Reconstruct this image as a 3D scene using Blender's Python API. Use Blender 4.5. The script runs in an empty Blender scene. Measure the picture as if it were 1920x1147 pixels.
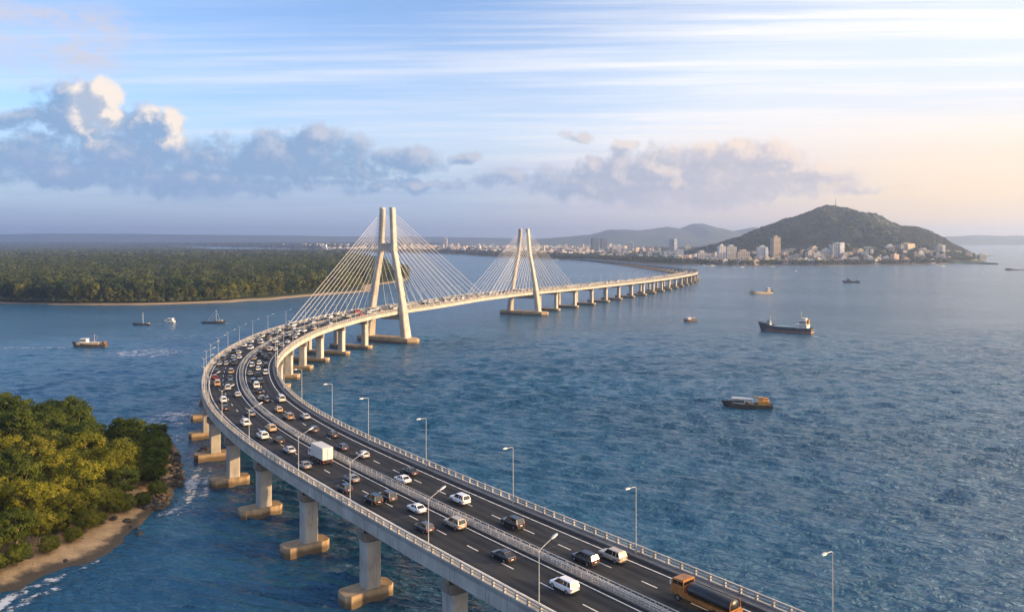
import bpy, math, random
import numpy as np
from mathutils import Vector, Matrix

R = math.radians
scene = bpy.context.scene
COL = scene.collection
rng = np.random.default_rng(7)
random.seed(7)

# ------------------------------------------------------------------ camera numbers (metres)
HC, FPX, CX, YH = 65.0, 1500.0, 960.0, 447.0

def at(px, py, z=0.0):
    """ground point at height z seen at photo pixel (px, py)"""
    Y = FPX * (HC - z) / (py - YH)
    return (px - CX) * Y / FPX, Y

# ------------------------------------------------------------------ node helpers
class Ex:
    nt = None
    def __init__(s, k): s.k = k
    @staticmethod
    def m(op, *a):
        n = Ex.nt.nodes.new('ShaderNodeMath'); n.operation = op
        for i, v in enumerate(a):
            if isinstance(v, Ex): Ex.nt.links.new(v.k, n.inputs[i])
            else: n.inputs[i].default_value = v
        return Ex(n.outputs[0])
    def __add__(s, o): return Ex.m('ADD', s, o)
    __radd__ = __add__
    def __sub__(s, o): return Ex.m('SUBTRACT', s, o)
    def __rsub__(s, o): return Ex.m('SUBTRACT', o, s)
    def __mul__(s, o): return Ex.m('MULTIPLY', s, o)
    __rmul__ = __mul__
    def __truediv__(s, o): return Ex.m('DIVIDE', s, o)

def emax(a, b): return Ex.m('MAXIMUM', a, b)
def emin(a, b): return Ex.m('MINIMUM', a, b)

def sstep(x, a, b, lo=0.0, hi=1.0, kind='SMOOTHSTEP'):
    n = Ex.nt.nodes.new('ShaderNodeMapRange'); n.interpolation_type = kind
    Ex.nt.links.new(x.k, n.inputs[0])
    for i, v in zip((1, 2, 3, 4), (a, b, lo, hi)): n.inputs[i].default_value = v
    return Ex(n.outputs[0])

def comb(x, y, z=0.0):
    n = Ex.nt.nodes.new('ShaderNodeCombineXYZ')
    for i, v in enumerate((x, y, z)):
        if isinstance(v, Ex): Ex.nt.links.new(v.k, n.inputs[i])
        else: n.inputs[i].default_value = v
    return n.outputs[0]

def noise(vec, scale, detail=4, rough=0.5, dist=0.0):
    n = Ex.nt.nodes.new('ShaderNodeTexNoise')
    Ex.nt.links.new(vec, n.inputs['Vector'])
    n.inputs['Scale'].default_value = scale; n.inputs['Detail'].default_value = detail
    n.inputs['Roughness'].default_value = rough; n.inputs['Distortion'].default_value = dist
    return Ex(n.outputs[0])

def mixc(f, a, b):
    n = Ex.nt.nodes.new('ShaderNodeMix'); n.data_type = 'RGBA'
    if isinstance(f, Ex): Ex.nt.links.new(f.k, n.inputs[0])
    else: n.inputs[0].default_value = f
    for i, v in ((6, a), (7, b)):
        if isinstance(v, tuple): n.inputs[i].default_value = (*v, 1)
        else: Ex.nt.links.new(v, n.inputs[i])
    return n.outputs[2]

def vmath(op, a, b):
    n = Ex.nt.nodes.new('ShaderNodeVectorMath'); n.operation = op
    for i, v in enumerate((a, b)):
        if isinstance(v, tuple): n.inputs[i].default_value = v
        else: Ex.nt.links.new(v, n.inputs[i])
    return n.outputs['Value'] if op in ('DOT_PRODUCT', 'LENGTH', 'DISTANCE') else n.outputs[0]

# ------------------------------------------------------------------ materials
def new_mat(name):
    m = bpy.data.materials.new(name); m.use_nodes = True
    nt = m.node_tree; Ex.nt = nt
    return m, nt, nt.nodes['Principled BSDF']

def gen_coord(kind='Object'):
    n = Ex.nt.nodes.new('ShaderNodeTexCoord'); return n.outputs[kind]

def world_pos():
    return Ex.nt.nodes.new('ShaderNodeNewGeometry').outputs['Position']

def simple(name, col, rough=0.6, metal=0.0, var=0.0, scale=1.0, bump=0.0, emit=None):
    m, nt, b = new_mat(name)
    b.inputs['Roughness'].default_value = rough; b.inputs['Metallic'].default_value = metal
    if var or bump:
        n = noise(gen_coord(), scale, 5, 0.6)
        f = sstep(n, .3, .7, 0, 1)
        c = mixc(f, tuple(v * (1 - var) for v in col), tuple(min(1, v * (1 + var)) for v in col))
        nt.links.new(c, b.inputs['Base Color'])
        if bump:
            bn = nt.nodes.new('ShaderNodeBump'); bn.inputs['Distance'].default_value = bump
            nt.links.new(n.k, bn.inputs['Height']); nt.links.new(bn.outputs[0], b.inputs['Normal'])
    else:
        b.inputs['Base Color'].default_value = (*col, 1)
    return m

def tinted(name, rough=0.4, coat=0.0, metal=0.0, var=0.15, scale=.6):
    """surface whose colour is the object's own paint colour"""
    m, nt, b = new_mat(name)
    oi = nt.nodes.new('ShaderNodeObjectInfo')
    f = sstep(noise(gen_coord(), scale, 4), .3, .7, 1 - var, 1 + var)
    mu = nt.nodes.new('ShaderNodeVectorMath'); mu.operation = 'SCALE'
    nt.links.new(oi.outputs['Color'], mu.inputs[0]); nt.links.new(f.k, mu.inputs['Scale'])
    nt.links.new(mu.outputs[0], b.inputs['Base Color'])
    b.inputs['Roughness'].default_value = rough; b.inputs['Metallic'].default_value = metal
    b.inputs['Coat Weight'].default_value = coat
    return m

def concrete(name, col, stain=0.35, low=None, joints=False):
    """board-marked concrete with streaks; low=(z0,z1,colour): tide stain band"""
    m, nt, b = new_mat(name)
    p = world_pos()
    sep = nt.nodes.new('ShaderNodeSeparateXYZ'); nt.links.new(p, sep.inputs[0])
    x, y, z = (Ex(o) for o in sep.outputs)
    n1 = noise(p, .25, 6, .62)
    st = noise(comb(x * 1.0, y * 1.0, z * .12), 1.1, 5, .6)
    f = sstep(n1, .3, .72)
    c = mixc(f, tuple(v * .78 for v in col), tuple(min(1, v * 1.12) for v in col))
    c = mixc(sstep(st, .52, .75, 0, stain), c, tuple(v * k for v, k in zip(col, (.42, .40, .37))))
    if joints:
        q = nt.nodes.new('ShaderNodeAttribute'); q.attribute_name = 'along'; al = Ex(q.outputs['Fac'])
        fr = Ex.m('PINGPONG', al, 4.5); c = mixc(sstep(fr, .09, .03, 0, .7), c, (.10, .09, .08))
        wk = sstep(noise(comb(al * 1.3, z * .15), 1.0, 5, .65), .5, .72); c = mixc(wk * .5, c, (.20, .18, .15))
    if low:
        z0, z1, lc = low
        e = z + (n1 - .5) * 1.6
        c = mixc(sstep(e, z1, z0, 0, .85), c, lc)
    nt.links.new(c, b.inputs['Base Color'])
    b.inputs['Roughness'].default_value = .85
    bn = nt.nodes.new('ShaderNodeBump'); bn.inputs['Distance'].default_value = .03
    nt.links.new(noise(p, 3, 5).k, bn.inputs['Height']); nt.links.new(bn.outputs[0], b.inputs['Normal'])
    return m

def foliage(name, ca, cb, cc, scale):
    m, nt, b = new_mat(name)
    oi = nt.nodes.new('ShaderNodeObjectInfo')
    p = world_pos()
    n = noise(p, scale, 3, .6)
    r = Ex(oi.outputs['Random'])
    c = mixc(sstep(n, .35, .65), ca, cb)
    c = mixc(sstep(noise(p, scale * 4, 2), .5, .8, 0, .7), c, cc)
    mu = nt.nodes.new('ShaderNodeVectorMath'); mu.operation = 'MULTIPLY'
    nt.links.new(c, mu.inputs[0]); nt.links.new(oi.outputs['Color'], mu.inputs[1])
    nt.nodes.remove(b)
    d = nt.nodes.new('ShaderNodeBsdfDiffuse'); t = nt.nodes.new('ShaderNodeBsdfTranslucent')
    mx = nt.nodes.new('ShaderNodeMixShader'); mx.inputs[0].default_value = .3
    for q in (d, t): nt.links.new(mu.outputs[0], q.inputs['Color'])
    nt.links.new(d.outputs[0], mx.inputs[1]); nt.links.new(t.outputs[0], mx.inputs[2])
    nt.links.new(mx.outputs[0], nt.nodes['Material Output'].inputs[0])
    return m

M = {}
M['concrete'] = concrete('concrete', (.45, .415, .365), .65)
M['fascia'] = concrete('fascia_concrete', (.47, .43, .375), .7, None, True)
M['footing'] = concrete('footing_concrete', (.46, .33, .20), .9, low=(.6, 1.7, (.085, .06, .035)))
M['rail_paint'] = simple('rail_paint', (.40, .40, .40), .5, 0, .1, .5)
M['white_line'] = simple('white_line', (.72, .70, .66), .6, 0, .12, .8)
M['galv'] = simple('galvanised_steel', (.44, .44, .44), .45, .2, .08, 2)
M['lamp_white'] = simple('lamp_white', (.66, .65, .63), .35)
M['cable'] = simple('cable_sheath', (.68, .66, .63), .4, 0, .05, .2)
M['rubber'] = simple('tyre_rubber', (.015, .015, .015), .85)
M['rim'] = simple('wheel_rim', (.45, .45, .45), .35, .7)
M['glass'] = simple('car_glass', (.012, .014, .017), .06)
M['tail'] = simple('tail_light', (.45, .02, .012), .25)
M['plate'] = simple('number_plate', (.75, .74, .66), .5)
M['trim'] = simple('dark_trim', (.02, .02, .02), .6)
M['paint'] = tinted('vehicle_paint', .3, .6, 0, .04, .5)
M['hullpaint'] = tinted('boat_paint', .5, 0, 0, .22, .5)
M['wall'] = tinted('building_wall', .8, 0, 0, .18, .08)
M['roofc'] = tinted('roof_cover', .85, 0, 0, .2, .1)
M['winglass'] = simple('window_glass', (.03, .04, .05), .15)
M['bark'] = simple('bark', (.34, .26, .18), .9, 0, .3, 2, .05)
M['bark_dark'] = simple('dark_bark', (.06, .05, .035), .9)
M['rock'] = simple('wet_rock', (.055, .045, .036), .75, 0, .5, .6, .12)
M['wood'] = simple('driftwood', (.28, .20, .13), .8, 0, .3, 3)
M['mast'] = simple('mast_steel', (.35, .30, .25), .5, .2)
M['leaf_isle'] = foliage('island_leaves', (.075, .090, .018), (.142, .154, .032), (.19, .170, .048), .16)
M['leaf_far'] = foliage('forest_leaves', (.045, .068, .030), (.112, .124, .042), (.15, .145, .052), .035)
M['leaf_town'] = foliage('town_leaves', (.042, .055, .026), (.080, .086, .038), (.10, .095, .045), .02)

def asphalt():
    m, nt, b = new_mat('asphalt')
    p = world_pos()
    n = noise(p, .15, 6, .65); g = noise(p, 6, 3, .7)
    c = mixc(sstep(n, .3, .7), (.013, .0135, .0155), (.027, .0275, .030))
    c = mixc(sstep(g, .45, .75, 0, .35), c, (.042, .042, .042))
    def attr(nm):
        q = nt.nodes.new('ShaderNodeAttribute'); q.attribute_name = nm; return Ex(q.outputs['Fac'])
    off = Ex.m('ABSOLUTE', attr('edge')); al = attr('along')
    lane = Ex.m('ABSOLUTE', Ex.m('PINGPONG', off - 1.5, 2.2) - 1.2)                 # wheel tracks either side of each lane's middle
    pol = sstep(lane + (noise(comb(off * .8, al * .03), 1.0, 4) - .5) * .8, .75, .1)
    c = mixc(pol * .55, c, (.046, .045, .044))
    oil = sstep(noise(comb(off * .9, al * .05, 4.0), 1.0, 5, .7), .56, .70) ; c = mixc(oil * .6, c, (.008, .008, .009))
    pat = nt.nodes.new('ShaderNodeTexVoronoi'); nt.links.new(comb(off * .16, al * .022), pat.inputs['Vector']); pat.inputs['Scale'].default_value = 1.0
    sc_ = nt.nodes.new('ShaderNodeSeparateColor'); nt.links.new(pat.outputs['Color'], sc_.inputs[0])
    c = mixc(sstep(Ex(sc_.outputs[0]), .80, .82, 0, .45), c, (.050, .050, .052))
    nt.links.new(c, b.inputs['Base Color']); b.inputs['Roughness'].default_value = .82
    b.inputs['Specular IOR Level'].default_value = .25
    return m
M['asphalt'] = asphalt()
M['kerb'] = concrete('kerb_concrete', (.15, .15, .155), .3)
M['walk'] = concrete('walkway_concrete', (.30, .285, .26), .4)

def sand():
    m, nt, b = new_mat('beach_sand')
    p = world_pos()
    sep = nt.nodes.new('ShaderNodeSeparateXYZ'); nt.links.new(p, sep.inputs[0])
    z = Ex(sep.outputs[2])
    n = noise(p, .35, 6, .65); n2 = noise(p, 1.6, 5, .7)
    c = mixc(sstep(n, .35, .7), (.40, .255, .125), (.54, .36, .19))
    c = mixc(sstep(n2, .56, .72, 0, .75), c, (.12, .085, .05))
    wet = z + (n - .5) * 1.0
    c = mixc(sstep(wet, 1.0, .45), c, (.075, .055, .035))
    c = mixc(sstep(wet, 2.2, 2.7), c, (.05, .05, .022))
    nt.links.new(c, b.inputs['Base Color']); b.inputs['Roughness'].default_value = .8
    bn = nt.nodes.new('ShaderNodeBump'); bn.inputs['Distance'].default_value = .35
    nt.links.new(n2.k, bn.inputs['Height']); nt.links.new(bn.outputs[0], b.inputs['Normal'])
    return m
M['sand'] = sand()

def land(name, ca, cb, sc, beach=None):
    m, nt, b = new_mat(name)
    p = world_pos()
    n = noise(p, sc, 8, .65)
    c = mixc(sstep(n, .35, .65), ca, cb)
    if beach:
        sep = nt.nodes.new('ShaderNodeSeparateXYZ'); nt.links.new(p, sep.inputs[0])
        c = mixc(sstep(Ex(sep.outputs[2]) + (n - .5) * .6, 1.6, 1.1), c, beach)
    nt.links.new(c, b.inputs['Base Color']); b.inputs['Roughness'].default_value = .95
    b.inputs['Specular IOR Level'].default_value = .1
    return m
M['forest_floor'] = land('forest_floor', (.03, .04, .018), (.05, .055, .022), .02, (.33, .25, .16))
M['town_land'] = land('town_land', (.06, .06, .04), (.13, .115, .085), .01, (.20, .17, .13))
M['hill'] = land('hill_scrub', (.050, .076, .048), (.125, .130, .075), .022)
M['mount'] = land('mountain_scrub', (.05, .075, .06), (.09, .105, .075), .004)

def water():
    m, nt, b = new_mat('sea_water')
    p = world_pos()
    sep = nt.nodes.new('ShaderNodeSeparateXYZ'); nt.links.new(p, sep.inputs[0])
    x, y = Ex(sep.outputs[0]), Ex(sep.outputs[1])
    u = x * .94 - y * .34; v = y * .94 + x * .34        # wave crests run a little oblique
    big = noise(comb(u * .35, v), .020, 3, .55)          # wind lanes
    w0 = noise(comb(u * .55, v), .055, 2, .5)
    w1 = noise(comb(u * .34, v, 3.1), .26, 3, .55, .4)
    w2 = noise(comb(u * .45, v, 7.7), .80, 4, .6, .5)
    gust = noise(comb(u * .25, v, 2.0), .006, 4, .6)
    amp = sstep(gust, .38, .62, .75, 1.3)
    h = (w0 * .6 + w1 * 1.1 + w2 * .60) * amp
    bn = nt.nodes.new('ShaderNodeBump'); bn.inputs['Distance'].default_value = 1.9
    bn.inputs['Strength'].default_value = 1.0
    nt.links.new(h.k, bn.inputs['Height']); nt.links.new(bn.outputs[0], b.inputs['Normal'])
    c = mixc(sstep(big, .35, .7), (.010, .076, .140), (.016, .098, .176))
    # foam patches: broken water off the island point and in the channel
    def patch(cx, cy, rx, ry):
        d = ((x - cx) / rx) * ((x - cx) / rx) + ((y - cy) / ry) * ((y - cy) / ry)
        return sstep(d, 1.0, 0.1)
    f = emax(patch(-207, 455, 32, 26), patch(-118, 292, 22, 20))
    f = emax(f, patch(-225, 530, 45, 22) * .6)
    fo = sstep(noise(comb(x * .4, y), .5, 5, .7) + f * .17, .63, .80)
    caps = sstep(w1 * .6 + w2 * .4 + big * .12, .745, .80)
    foam = emin(emax(fo * f, caps * .6), 1.0)
    c = mixc(foam, c, (.62, .60, .60))
    nt.links.new(c, b.inputs['Base Color'])
    nt.links.new(sstep(foam, 0, 1, .17, .6).k, b.inputs['Roughness'])
    b.inputs['IOR'].default_value = 1.55
    return m
M['water'] = water()

def foam_mat():
    m, nt, b = new_mat('foam')
    p = world_pos()
    uv = nt.nodes.new('ShaderNodeAttribute'); uv.attribute_name = 'edge'
    e = Ex(uv.outputs['Fac'])
    n = noise(p, .7, 6, .7) ; n2 = noise(p, .12, 2, .5)
    a = sstep(n + e * .34 + (n2 - .5) * .5, .66, .86)
    nt.links.new((a * .9).k, b.inputs['Alpha'])
    b.inputs['Base Color'].default_value = (.72, .71, .70, 1); b.inputs['Roughness'].default_value = .7
    return m
M['foam'] = foam_mat()

# ------------------------------------------------------------------ mesh helpers
class MB:
    def __init__(s): s.v = []; s.f = []; s.mi = []
    def add(s, vs, fs, mi=0):
        o = len(s.v); s.v += [tuple(q) for q in vs]
        for q in fs: s.f.append(tuple(o + i for i in q)); s.mi.append(mi)
    def box(s, c, d, mi=0, rz=0.0, top=None):
        """c = centre of the base, d = sizes; top = (sx, sy) scale of the top"""
        hx, hy = d[0] / 2, d[1] / 2; tx, ty = top or (1, 1)
        pts = [(-hx, -hy, 0), (hx, -hy, 0), (hx, hy, 0), (-hx, hy, 0),
               (-hx * tx, -hy * ty, d[2]), (hx * tx, -hy * ty, d[2]), (hx * tx, hy * ty, d[2]), (-hx * tx, hy * ty, d[2])]
        ca, sa = math.cos(rz), math.sin(rz)
        s.add([(c[0] + x * ca - y * sa, c[1] + x * sa + y * ca, c[2] + z) for x, y, z in pts],
              [(0, 3, 2, 1), (4, 5, 6, 7), (0, 1, 5, 4), (1, 2, 6, 5), (2, 3, 7, 6), (3, 0, 4, 7)], mi)
    def hexa(s, p, mi=0):
        s.add(p, [(0, 3, 2, 1), (4, 5, 6, 7), (0, 1, 5, 4), (1, 2, 6, 5), (2, 3, 7, 6), (3, 0, 4, 7)], mi)
    def tube(s, a, b, ra, rb=None, n=8, mi=0, cap=True):
        rb = ra if rb is None else rb
        a, b = Vector(a), Vector(b); d = (b - a).normalized()
        u = d.orthogonal().normalized(); w = d.cross(u)
        vs = []
        for P, r in ((a, ra), (b, rb)):
            for k in range(n):
                t = 2 * math.pi * k / n
                vs.append(P + (u * math.cos(t) + w * math.sin(t)) * r)
        fs = [(k, (k + 1) % n, n + (k + 1) % n, n + k) for k in range(n)]
        if cap: fs += [tuple(range(n - 1, -1, -1)), tuple(range(n, 2 * n))]
        s.add(vs, fs, mi)
    def path(s, pts, r, n=6, mi=0):
        for a, b in zip(pts[:-1], pts[1:]): s.tube(a, b, r, r, n, mi)
    def loft(s, secs, mi=0, cap=True, closed=True):
        n = len(secs[0]); o = len(s.v)
        vs = [p for q in secs for p in q]; fs = []
        for i in range(len(secs) - 1):
            for k in range(n if closed else n - 1):
                a, b = i * n + k, i * n + (k + 1) % n
                fs.append((a, b, b + n, a + n))
        if cap and closed:
            fs += [tuple(range(n - 1, -1, -1)), tuple(range((len(secs) - 1) * n, len(secs) * n))]
        s.add(vs, fs, mi)
    def mesh(s, name, mats, smooth=False):
        me = bpy.data.meshes.new(name); me.from_pydata(s.v, [], s.f)
        for m in (mats if isinstance(mats, (list, tuple)) else [mats]): me.materials.append(m)
        if any(s.mi): me.polygons.foreach_set('material_index', s.mi)
        if smooth: me.polygons.foreach_set('use_smooth', [True] * len(s.f))
        me.update(); return me
    def build(s, name, mats, parent=None, smooth=False):
        return link(name, s.mesh(name, mats, smooth), parent)

def link(name, me, parent=None, loc=None):
    o = bpy.data.objects.new(name, me); COL.objects.link(o)
    if parent is not None: o.parent = parent
    if loc is not None: o.location = loc
    return o

def np_mesh(name, v, f, mat, smooth=False, attr=None):
    v = np.asarray(v, np.float32); f = np.asarray(f, np.int32)
    me = bpy.data.meshes.new(name); k = f.shape[1]
    me.vertices.add(len(v)); me.vertices.foreach_set('co', v.ravel())
    me.loops.add(f.size); me.loops.foreach_set('vertex_index', f.ravel())
    me.polygons.add(len(f)); me.polygons.foreach_set('loop_start', np.arange(0, f.size, k, dtype=np.int32))
    if smooth: me.polygons.foreach_set('use_smooth', np.ones(len(f), bool))
    me.materials.append(mat); me.update(calc_edges=True)
    if attr is not None:
        a = me.attributes.new('edge', 'FLOAT', 'POINT'); a.data.foreach_set('value', np.asarray(attr, np.float32))
    return me

def tag(o, label=None, cat=None, group=None, kind=None):
    if label: o['label'] = label
    if cat: o['category'] = cat
    if group: o['group'] = group
    if kind: o['kind'] = kind
    return o

def empty(name, loc=(0, 0, 0), rz=0.0):
    o = bpy.data.objects.new(name, None); COL.objects.link(o)
    o.location = loc; o.rotation_euler = (0, 0, rz); o.empty_display_size = .5
    return o

KIDS = {}
def kids(o):
    return [c for c in bpy.data.objects if c.parent == o]

def copy_tree(o, parent=None):
    c = o.copy(); COL.objects.link(c); c.parent = parent
    if o.name not in KIDS: KIDS[o.name] = [q.name for q in kids(o)]
    for n in KIDS[o.name]: copy_tree(bpy.data.objects[n], c)
    return c

ORD = ['first', 'second', 'third', 'fourth', 'fifth', 'sixth', 'seventh', 'eighth', 'ninth', 'tenth', 'eleventh', 'twelfth',
       'thirteenth', 'fourteenth', 'fifteenth', 'sixteenth', 'seventeenth', 'eighteenth', 'nineteenth']
TENS = {2: 'twent', 3: 'thirt', 4: 'fort', 5: 'fift', 6: 'sixt', 7: 'sevent', 8: 'eight', 9: 'ninet'}
def ordinal(i):
    if i >= 99: return 'hundredth' if i == 99 else 'hundred and ' + ordinal(i - 100)
    if i < 19: return ORD[i]
    t, u = divmod(i + 1, 10)
    return TENS[t] + 'ieth' if u == 0 else TENS[t] + 'y-' + ORD[u - 1]

# ------------------------------------------------------------------ noise on grids
def vnoise(x, y, seed=0):
    xi, yi = np.floor(x).astype(int), np.floor(y).astype(int); fx, fy = x - xi, y - yi
    fx = fx * fx * (3 - 2 * fx); fy = fy * fy * (3 - 2 * fy)
    def h(a, b):
        n = (a * 374761393 + b * 668265263 + seed * 982451653) & 0x7fffffff
        n = ((n ^ (n >> 13)) * 1274126177) & 0x7fffffff
        return ((n ^ (n >> 16)) & 0xffff) / 65535.0
    return (h(xi, yi) * (1 - fx) + h(xi + 1, yi) * fx) * (1 - fy) + (h(xi, yi + 1) * (1 - fx) + h(xi + 1, yi + 1) * fx) * fy

def fbm(x, y, oct=5, seed=0, gain=.5):
    s = 0; a = 1; t = 0
    for k in range(oct):
        s = s + a * vnoise(x * 2 ** k, y * 2 ** k, seed + k); t += a; a *= gain
    return s / t

def grid_mesh(name, X, Y, Z, mat, smooth=True):
    n, m = X.shape
    v = np.stack([X, Y, Z], -1).reshape(-1, 3)
    i = np.arange(n * m).reshape(n, m)
    f = np.stack([i[:-1, :-1], i[:-1, 1:], i[1:, 1:], i[1:, :-1]], -1).reshape(-1, 4)
    return np_mesh(name, v, f, mat, smooth)

def in_poly(px, py, poly):
    inside = np.zeros(px.shape, bool)
    n = len(poly)
    for i in range(n):
        x0, y0 = poly[i]; x1, y1 = poly[(i + 1) % n]
        c = ((y0 > py) != (y1 > py)) & (px < (x1 - x0) * (py - y0) / (y1 - y0 + 1e-9) + x0)
        inside ^= c
    return inside

def dist_poly(px, py, poly):
    d = np.full(px.shape, 1e9)
    n = len(poly)
    for i in range(n):
        a = np.array(poly[i]); b = np.array(poly[(i + 1) % n]); e = b - a
        t = np.clip(((px - a[0]) * e[0] + (py - a[1]) * e[1]) / (e @ e + 1e-9), 0, 1)
        d = np.minimum(d, np.hypot(px - a[0] - t * e[0], py - a[1] - t * e[1]))
    return np.where(in_poly(px, py, poly), d, -d)

# ------------------------------------------------------------------ bridge centreline
CP = np.array([(78, 31), (60, 55), (38, 83.5), (15.6, 112), (9.0, 120.1), (0, 131), (-7.9, 140.9), (-20.6, 157), (-35.1, 175.8), (-49, 194.6),
               (-59.5, 210), (-74, 234), (-82.8, 251), (-92.1, 272.5), (-98.3, 290), (-105.7, 313), (-110.5, 334), (-113.9, 357),
               (-115.4, 380), (-115.3, 400), (-113.5, 420), (-108.8, 440), (-103.5, 456), (-97.5, 473), (-88.3, 490.5), (-76.8, 511),
               (-53, 552), (-25.5, 613), (9.6, 685), (39, 735), (70.4, 786), (105, 850), (144.5, 919), (189, 1010), (231, 1106), (262, 1185), (284, 1260),
               (300, 1340), (308, 1430), (308, 1560), (297, 1760), (271, 2000), (236, 2260), (200, 2480)], float)
def resample(P, step):
    out = []
    for i in range(len(P) - 1):
        p0, p1, p2, p3 = P[max(i - 1, 0)], P[i], P[i + 1], P[min(i + 2, len(P) - 1)]
        n = max(2, int(np.linalg.norm(p2 - p1) / (step / 4)))
        t = np.linspace(0, 1, n, endpoint=False)[:, None]
        m1, m2 = (p2 - p0) / 2, (p3 - p1) / 2
        l = np.linalg.norm(p2 - p1)
        m1 = m1 / (np.linalg.norm(m1) + 1e-9) * l; m2 = m2 / (np.linalg.norm(m2) + 1e-9) * l
        out.append((2 * t**3 - 3 * t**2 + 1) * p1 + (t**3 - 2 * t**2 + t) * m1 + (-2 * t**3 + 3 * t**2) * p2 + (t**3 - t**2) * m2)
    out.append(P[-1:]); Q = np.concatenate(out)
    s = np.concatenate([[0], np.cumsum(np.linalg.norm(np.diff(Q, axis=0), axis=1))])
    S = np.arange(0, s[-1], step)
    return np.stack([np.interp(S, s, Q[:, 0]), np.interp(S, s, Q[:, 1])], 1)
CL = resample(CP, 1.0)
for _ in range(2):
    k = 15; pad = np.concatenate([CL[:1] + (CL[:1] - CL[k:0:-1]), CL, CL[-1:] + (CL[-1:] - CL[-2:-k - 2:-1])])
    ker = np.ones(2 * k + 1) / (2 * k + 1)
    CL = np.stack([np.convolve(pad[:, i], ker, 'valid') for i in (0, 1)], 1)
CL = resample(CL, 1.0)
NS = len(CL)
TG = np.gradient(CL, axis=0); TG /= np.linalg.norm(TG, axis=1)[:, None]
NR = np.stack([TG[:, 1], -TG[:, 0]], 1)                 # to the right of travel
ZD = np.interp(CL[:, 1], [340, 378, 410, 435, 458, 500, 590, 690, 722, 786, 863, 1000, 1234, 1430, 1760, 2280],
               [15, 15.4, 16.3, 17.3, 18.3, 20, 21, 19.6, 19, 18.2, 17.3, 15.6, 13, 10.5, 8, 5])
ZD = np.convolve(np.pad(ZD, 25, mode='edge'), np.ones(51) / 51, 'valid')
HW = np.interp(CL[:, 1], [400, 440, 500, 660, 900], [13, 12.6, 10.8, 10.2, 9.0])
def s_of_Y(Y): return int(np.argmin(np.abs(CL[:, 1] - Y)))
def P(s, off, h=0.0):
    """point on the deck: s metres along, off metres to the right (for the 13 m half width), h above the road"""
    i = min(max(s, 0), NS - 1.001); k = int(i); t = i - k
    c = CL[k] * (1 - t) + CL[k + 1] * t; n = NR[k] * (1 - t) + NR[k + 1] * t
    w = (HW[k] * (1 - t) + HW[k + 1] * t) / 13.0
    return Vector((c[0] + n[0] * off * w, c[1] + n[1] * off * w, ZD[k] * (1 - t) + ZD[k + 1] * t + h))
def heading(s):
    k = int(min(max(s, 0), NS - 1)); return math.atan2(TG[k][1], TG[k][0]) - math.pi / 2

def sidx(s0=0, s1=NS - 2):
    out = []; s = s0
    while s < s1:
        out.append(s)
        s += 1.5 if CL[int(s)][1] < 500 else 4
    out.append(s1); return out
SS = sidx()

def sweep(name, prof, mat, parent, s_list=SS, smooth=False):
    """prof: closed list of (off, h)"""
    n = len(prof); v = []; f = []
    for s in s_list: v += [P(s, o, h) for o, h in prof]
    for i in range(len(s_list) - 1):
        for k in range(n):
            a, b = i * n + k, i * n + (k + 1) % n
            f.append((a, b, b + n, a + n))
    me = bpy.data.meshes.new(name)
    f.append(tuple(range(n))); f.append(tuple(range((len(s_list) - 1) * n, len(s_list) * n))[::-1])
    me.from_pydata(v, [], f); me.materials.append(mat); me.update()
    for an, vals in (('edge', [o for s in s_list for o, h in prof]), ('along', [s for s in s_list for _ in prof])):
        a = me.attributes.new(an, 'FLOAT', 'POINT'); a.data.foreach_set('value', np.asarray(vals, np.float32))
    return link(name, me, parent)

def rect(o0, o1, h0, h1): return [(o0, h0), (o0, h1), (o1, h1), (o1, h0)]

def sheet(name, spans, off0, off1, h, mat, parent):
    v = []; f = []
    for s0, s1 in spans:
        n = max(1, int((s1 - s0) / 2.0)); o = len(v)
        for i in range(n + 1):
            s = s0 + (s1 - s0) * i / n
            v += [P(s, off0, h), P(s, off1, h)]
        f += [(o + 2 * i, o + 2 * i + 1, o + 2 * i + 3, o + 2 * i + 2) for i in range(n)]
    return v, f

bridge = empty('cable_stayed_bridge', (0, 0, 0))
tag(bridge, 'long curving concrete road bridge with two cable-stayed towers crossing the bay', 'bridge')
sweep('deck_girder', [(-13.0, -.35), (-13.0, -2.3), (-8.5, -2.9), (8.5, -2.9), (13.0, -2.3), (13.0, -.35)], M['fascia'], bridge)
sweep('roadway', rect(-11.3, 11.3, -.34, 0), M['asphalt'], bridge)
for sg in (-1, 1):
    sweep('walkway', rect(sg * 11.302, sg * 12.998, -.345, .28), M['walk' if sg < 0 else 'kerb'], bridge)  # right side takes the darker concrete, standing in for the parapet's shadow

# markings
mk = MB()
def mark(spans, o0, o1):
    v, f = sheet('', spans, o0, o1, .006, None, None); mk.add(v, f)
full = [(0, NS - 3)]
SEND = s_of_Y(1400)
for o in (-10.5, -1.55, 1.55, 9.9): mark(full, o - .11, o + .11)
S0 = s_of_Y(100)
dash = [(s, s + 3.0) for s in np.arange(2, SEND, 9.0)]
for o in (-6.1, 5.75): mark(dash, o - .1, o + .1)
lo = mk.build('road_markings', M['white_line'], bridge)

for s in np.arange(13.5, s_of_Y(720), 27.0):
    jm = MB(); v, f = sheet('', [(s, s + .5)], -11.2, 11.2, .003, None, None); jm.add(v, f); jm.build('expansion_joint', M['trim'], bridge)
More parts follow.
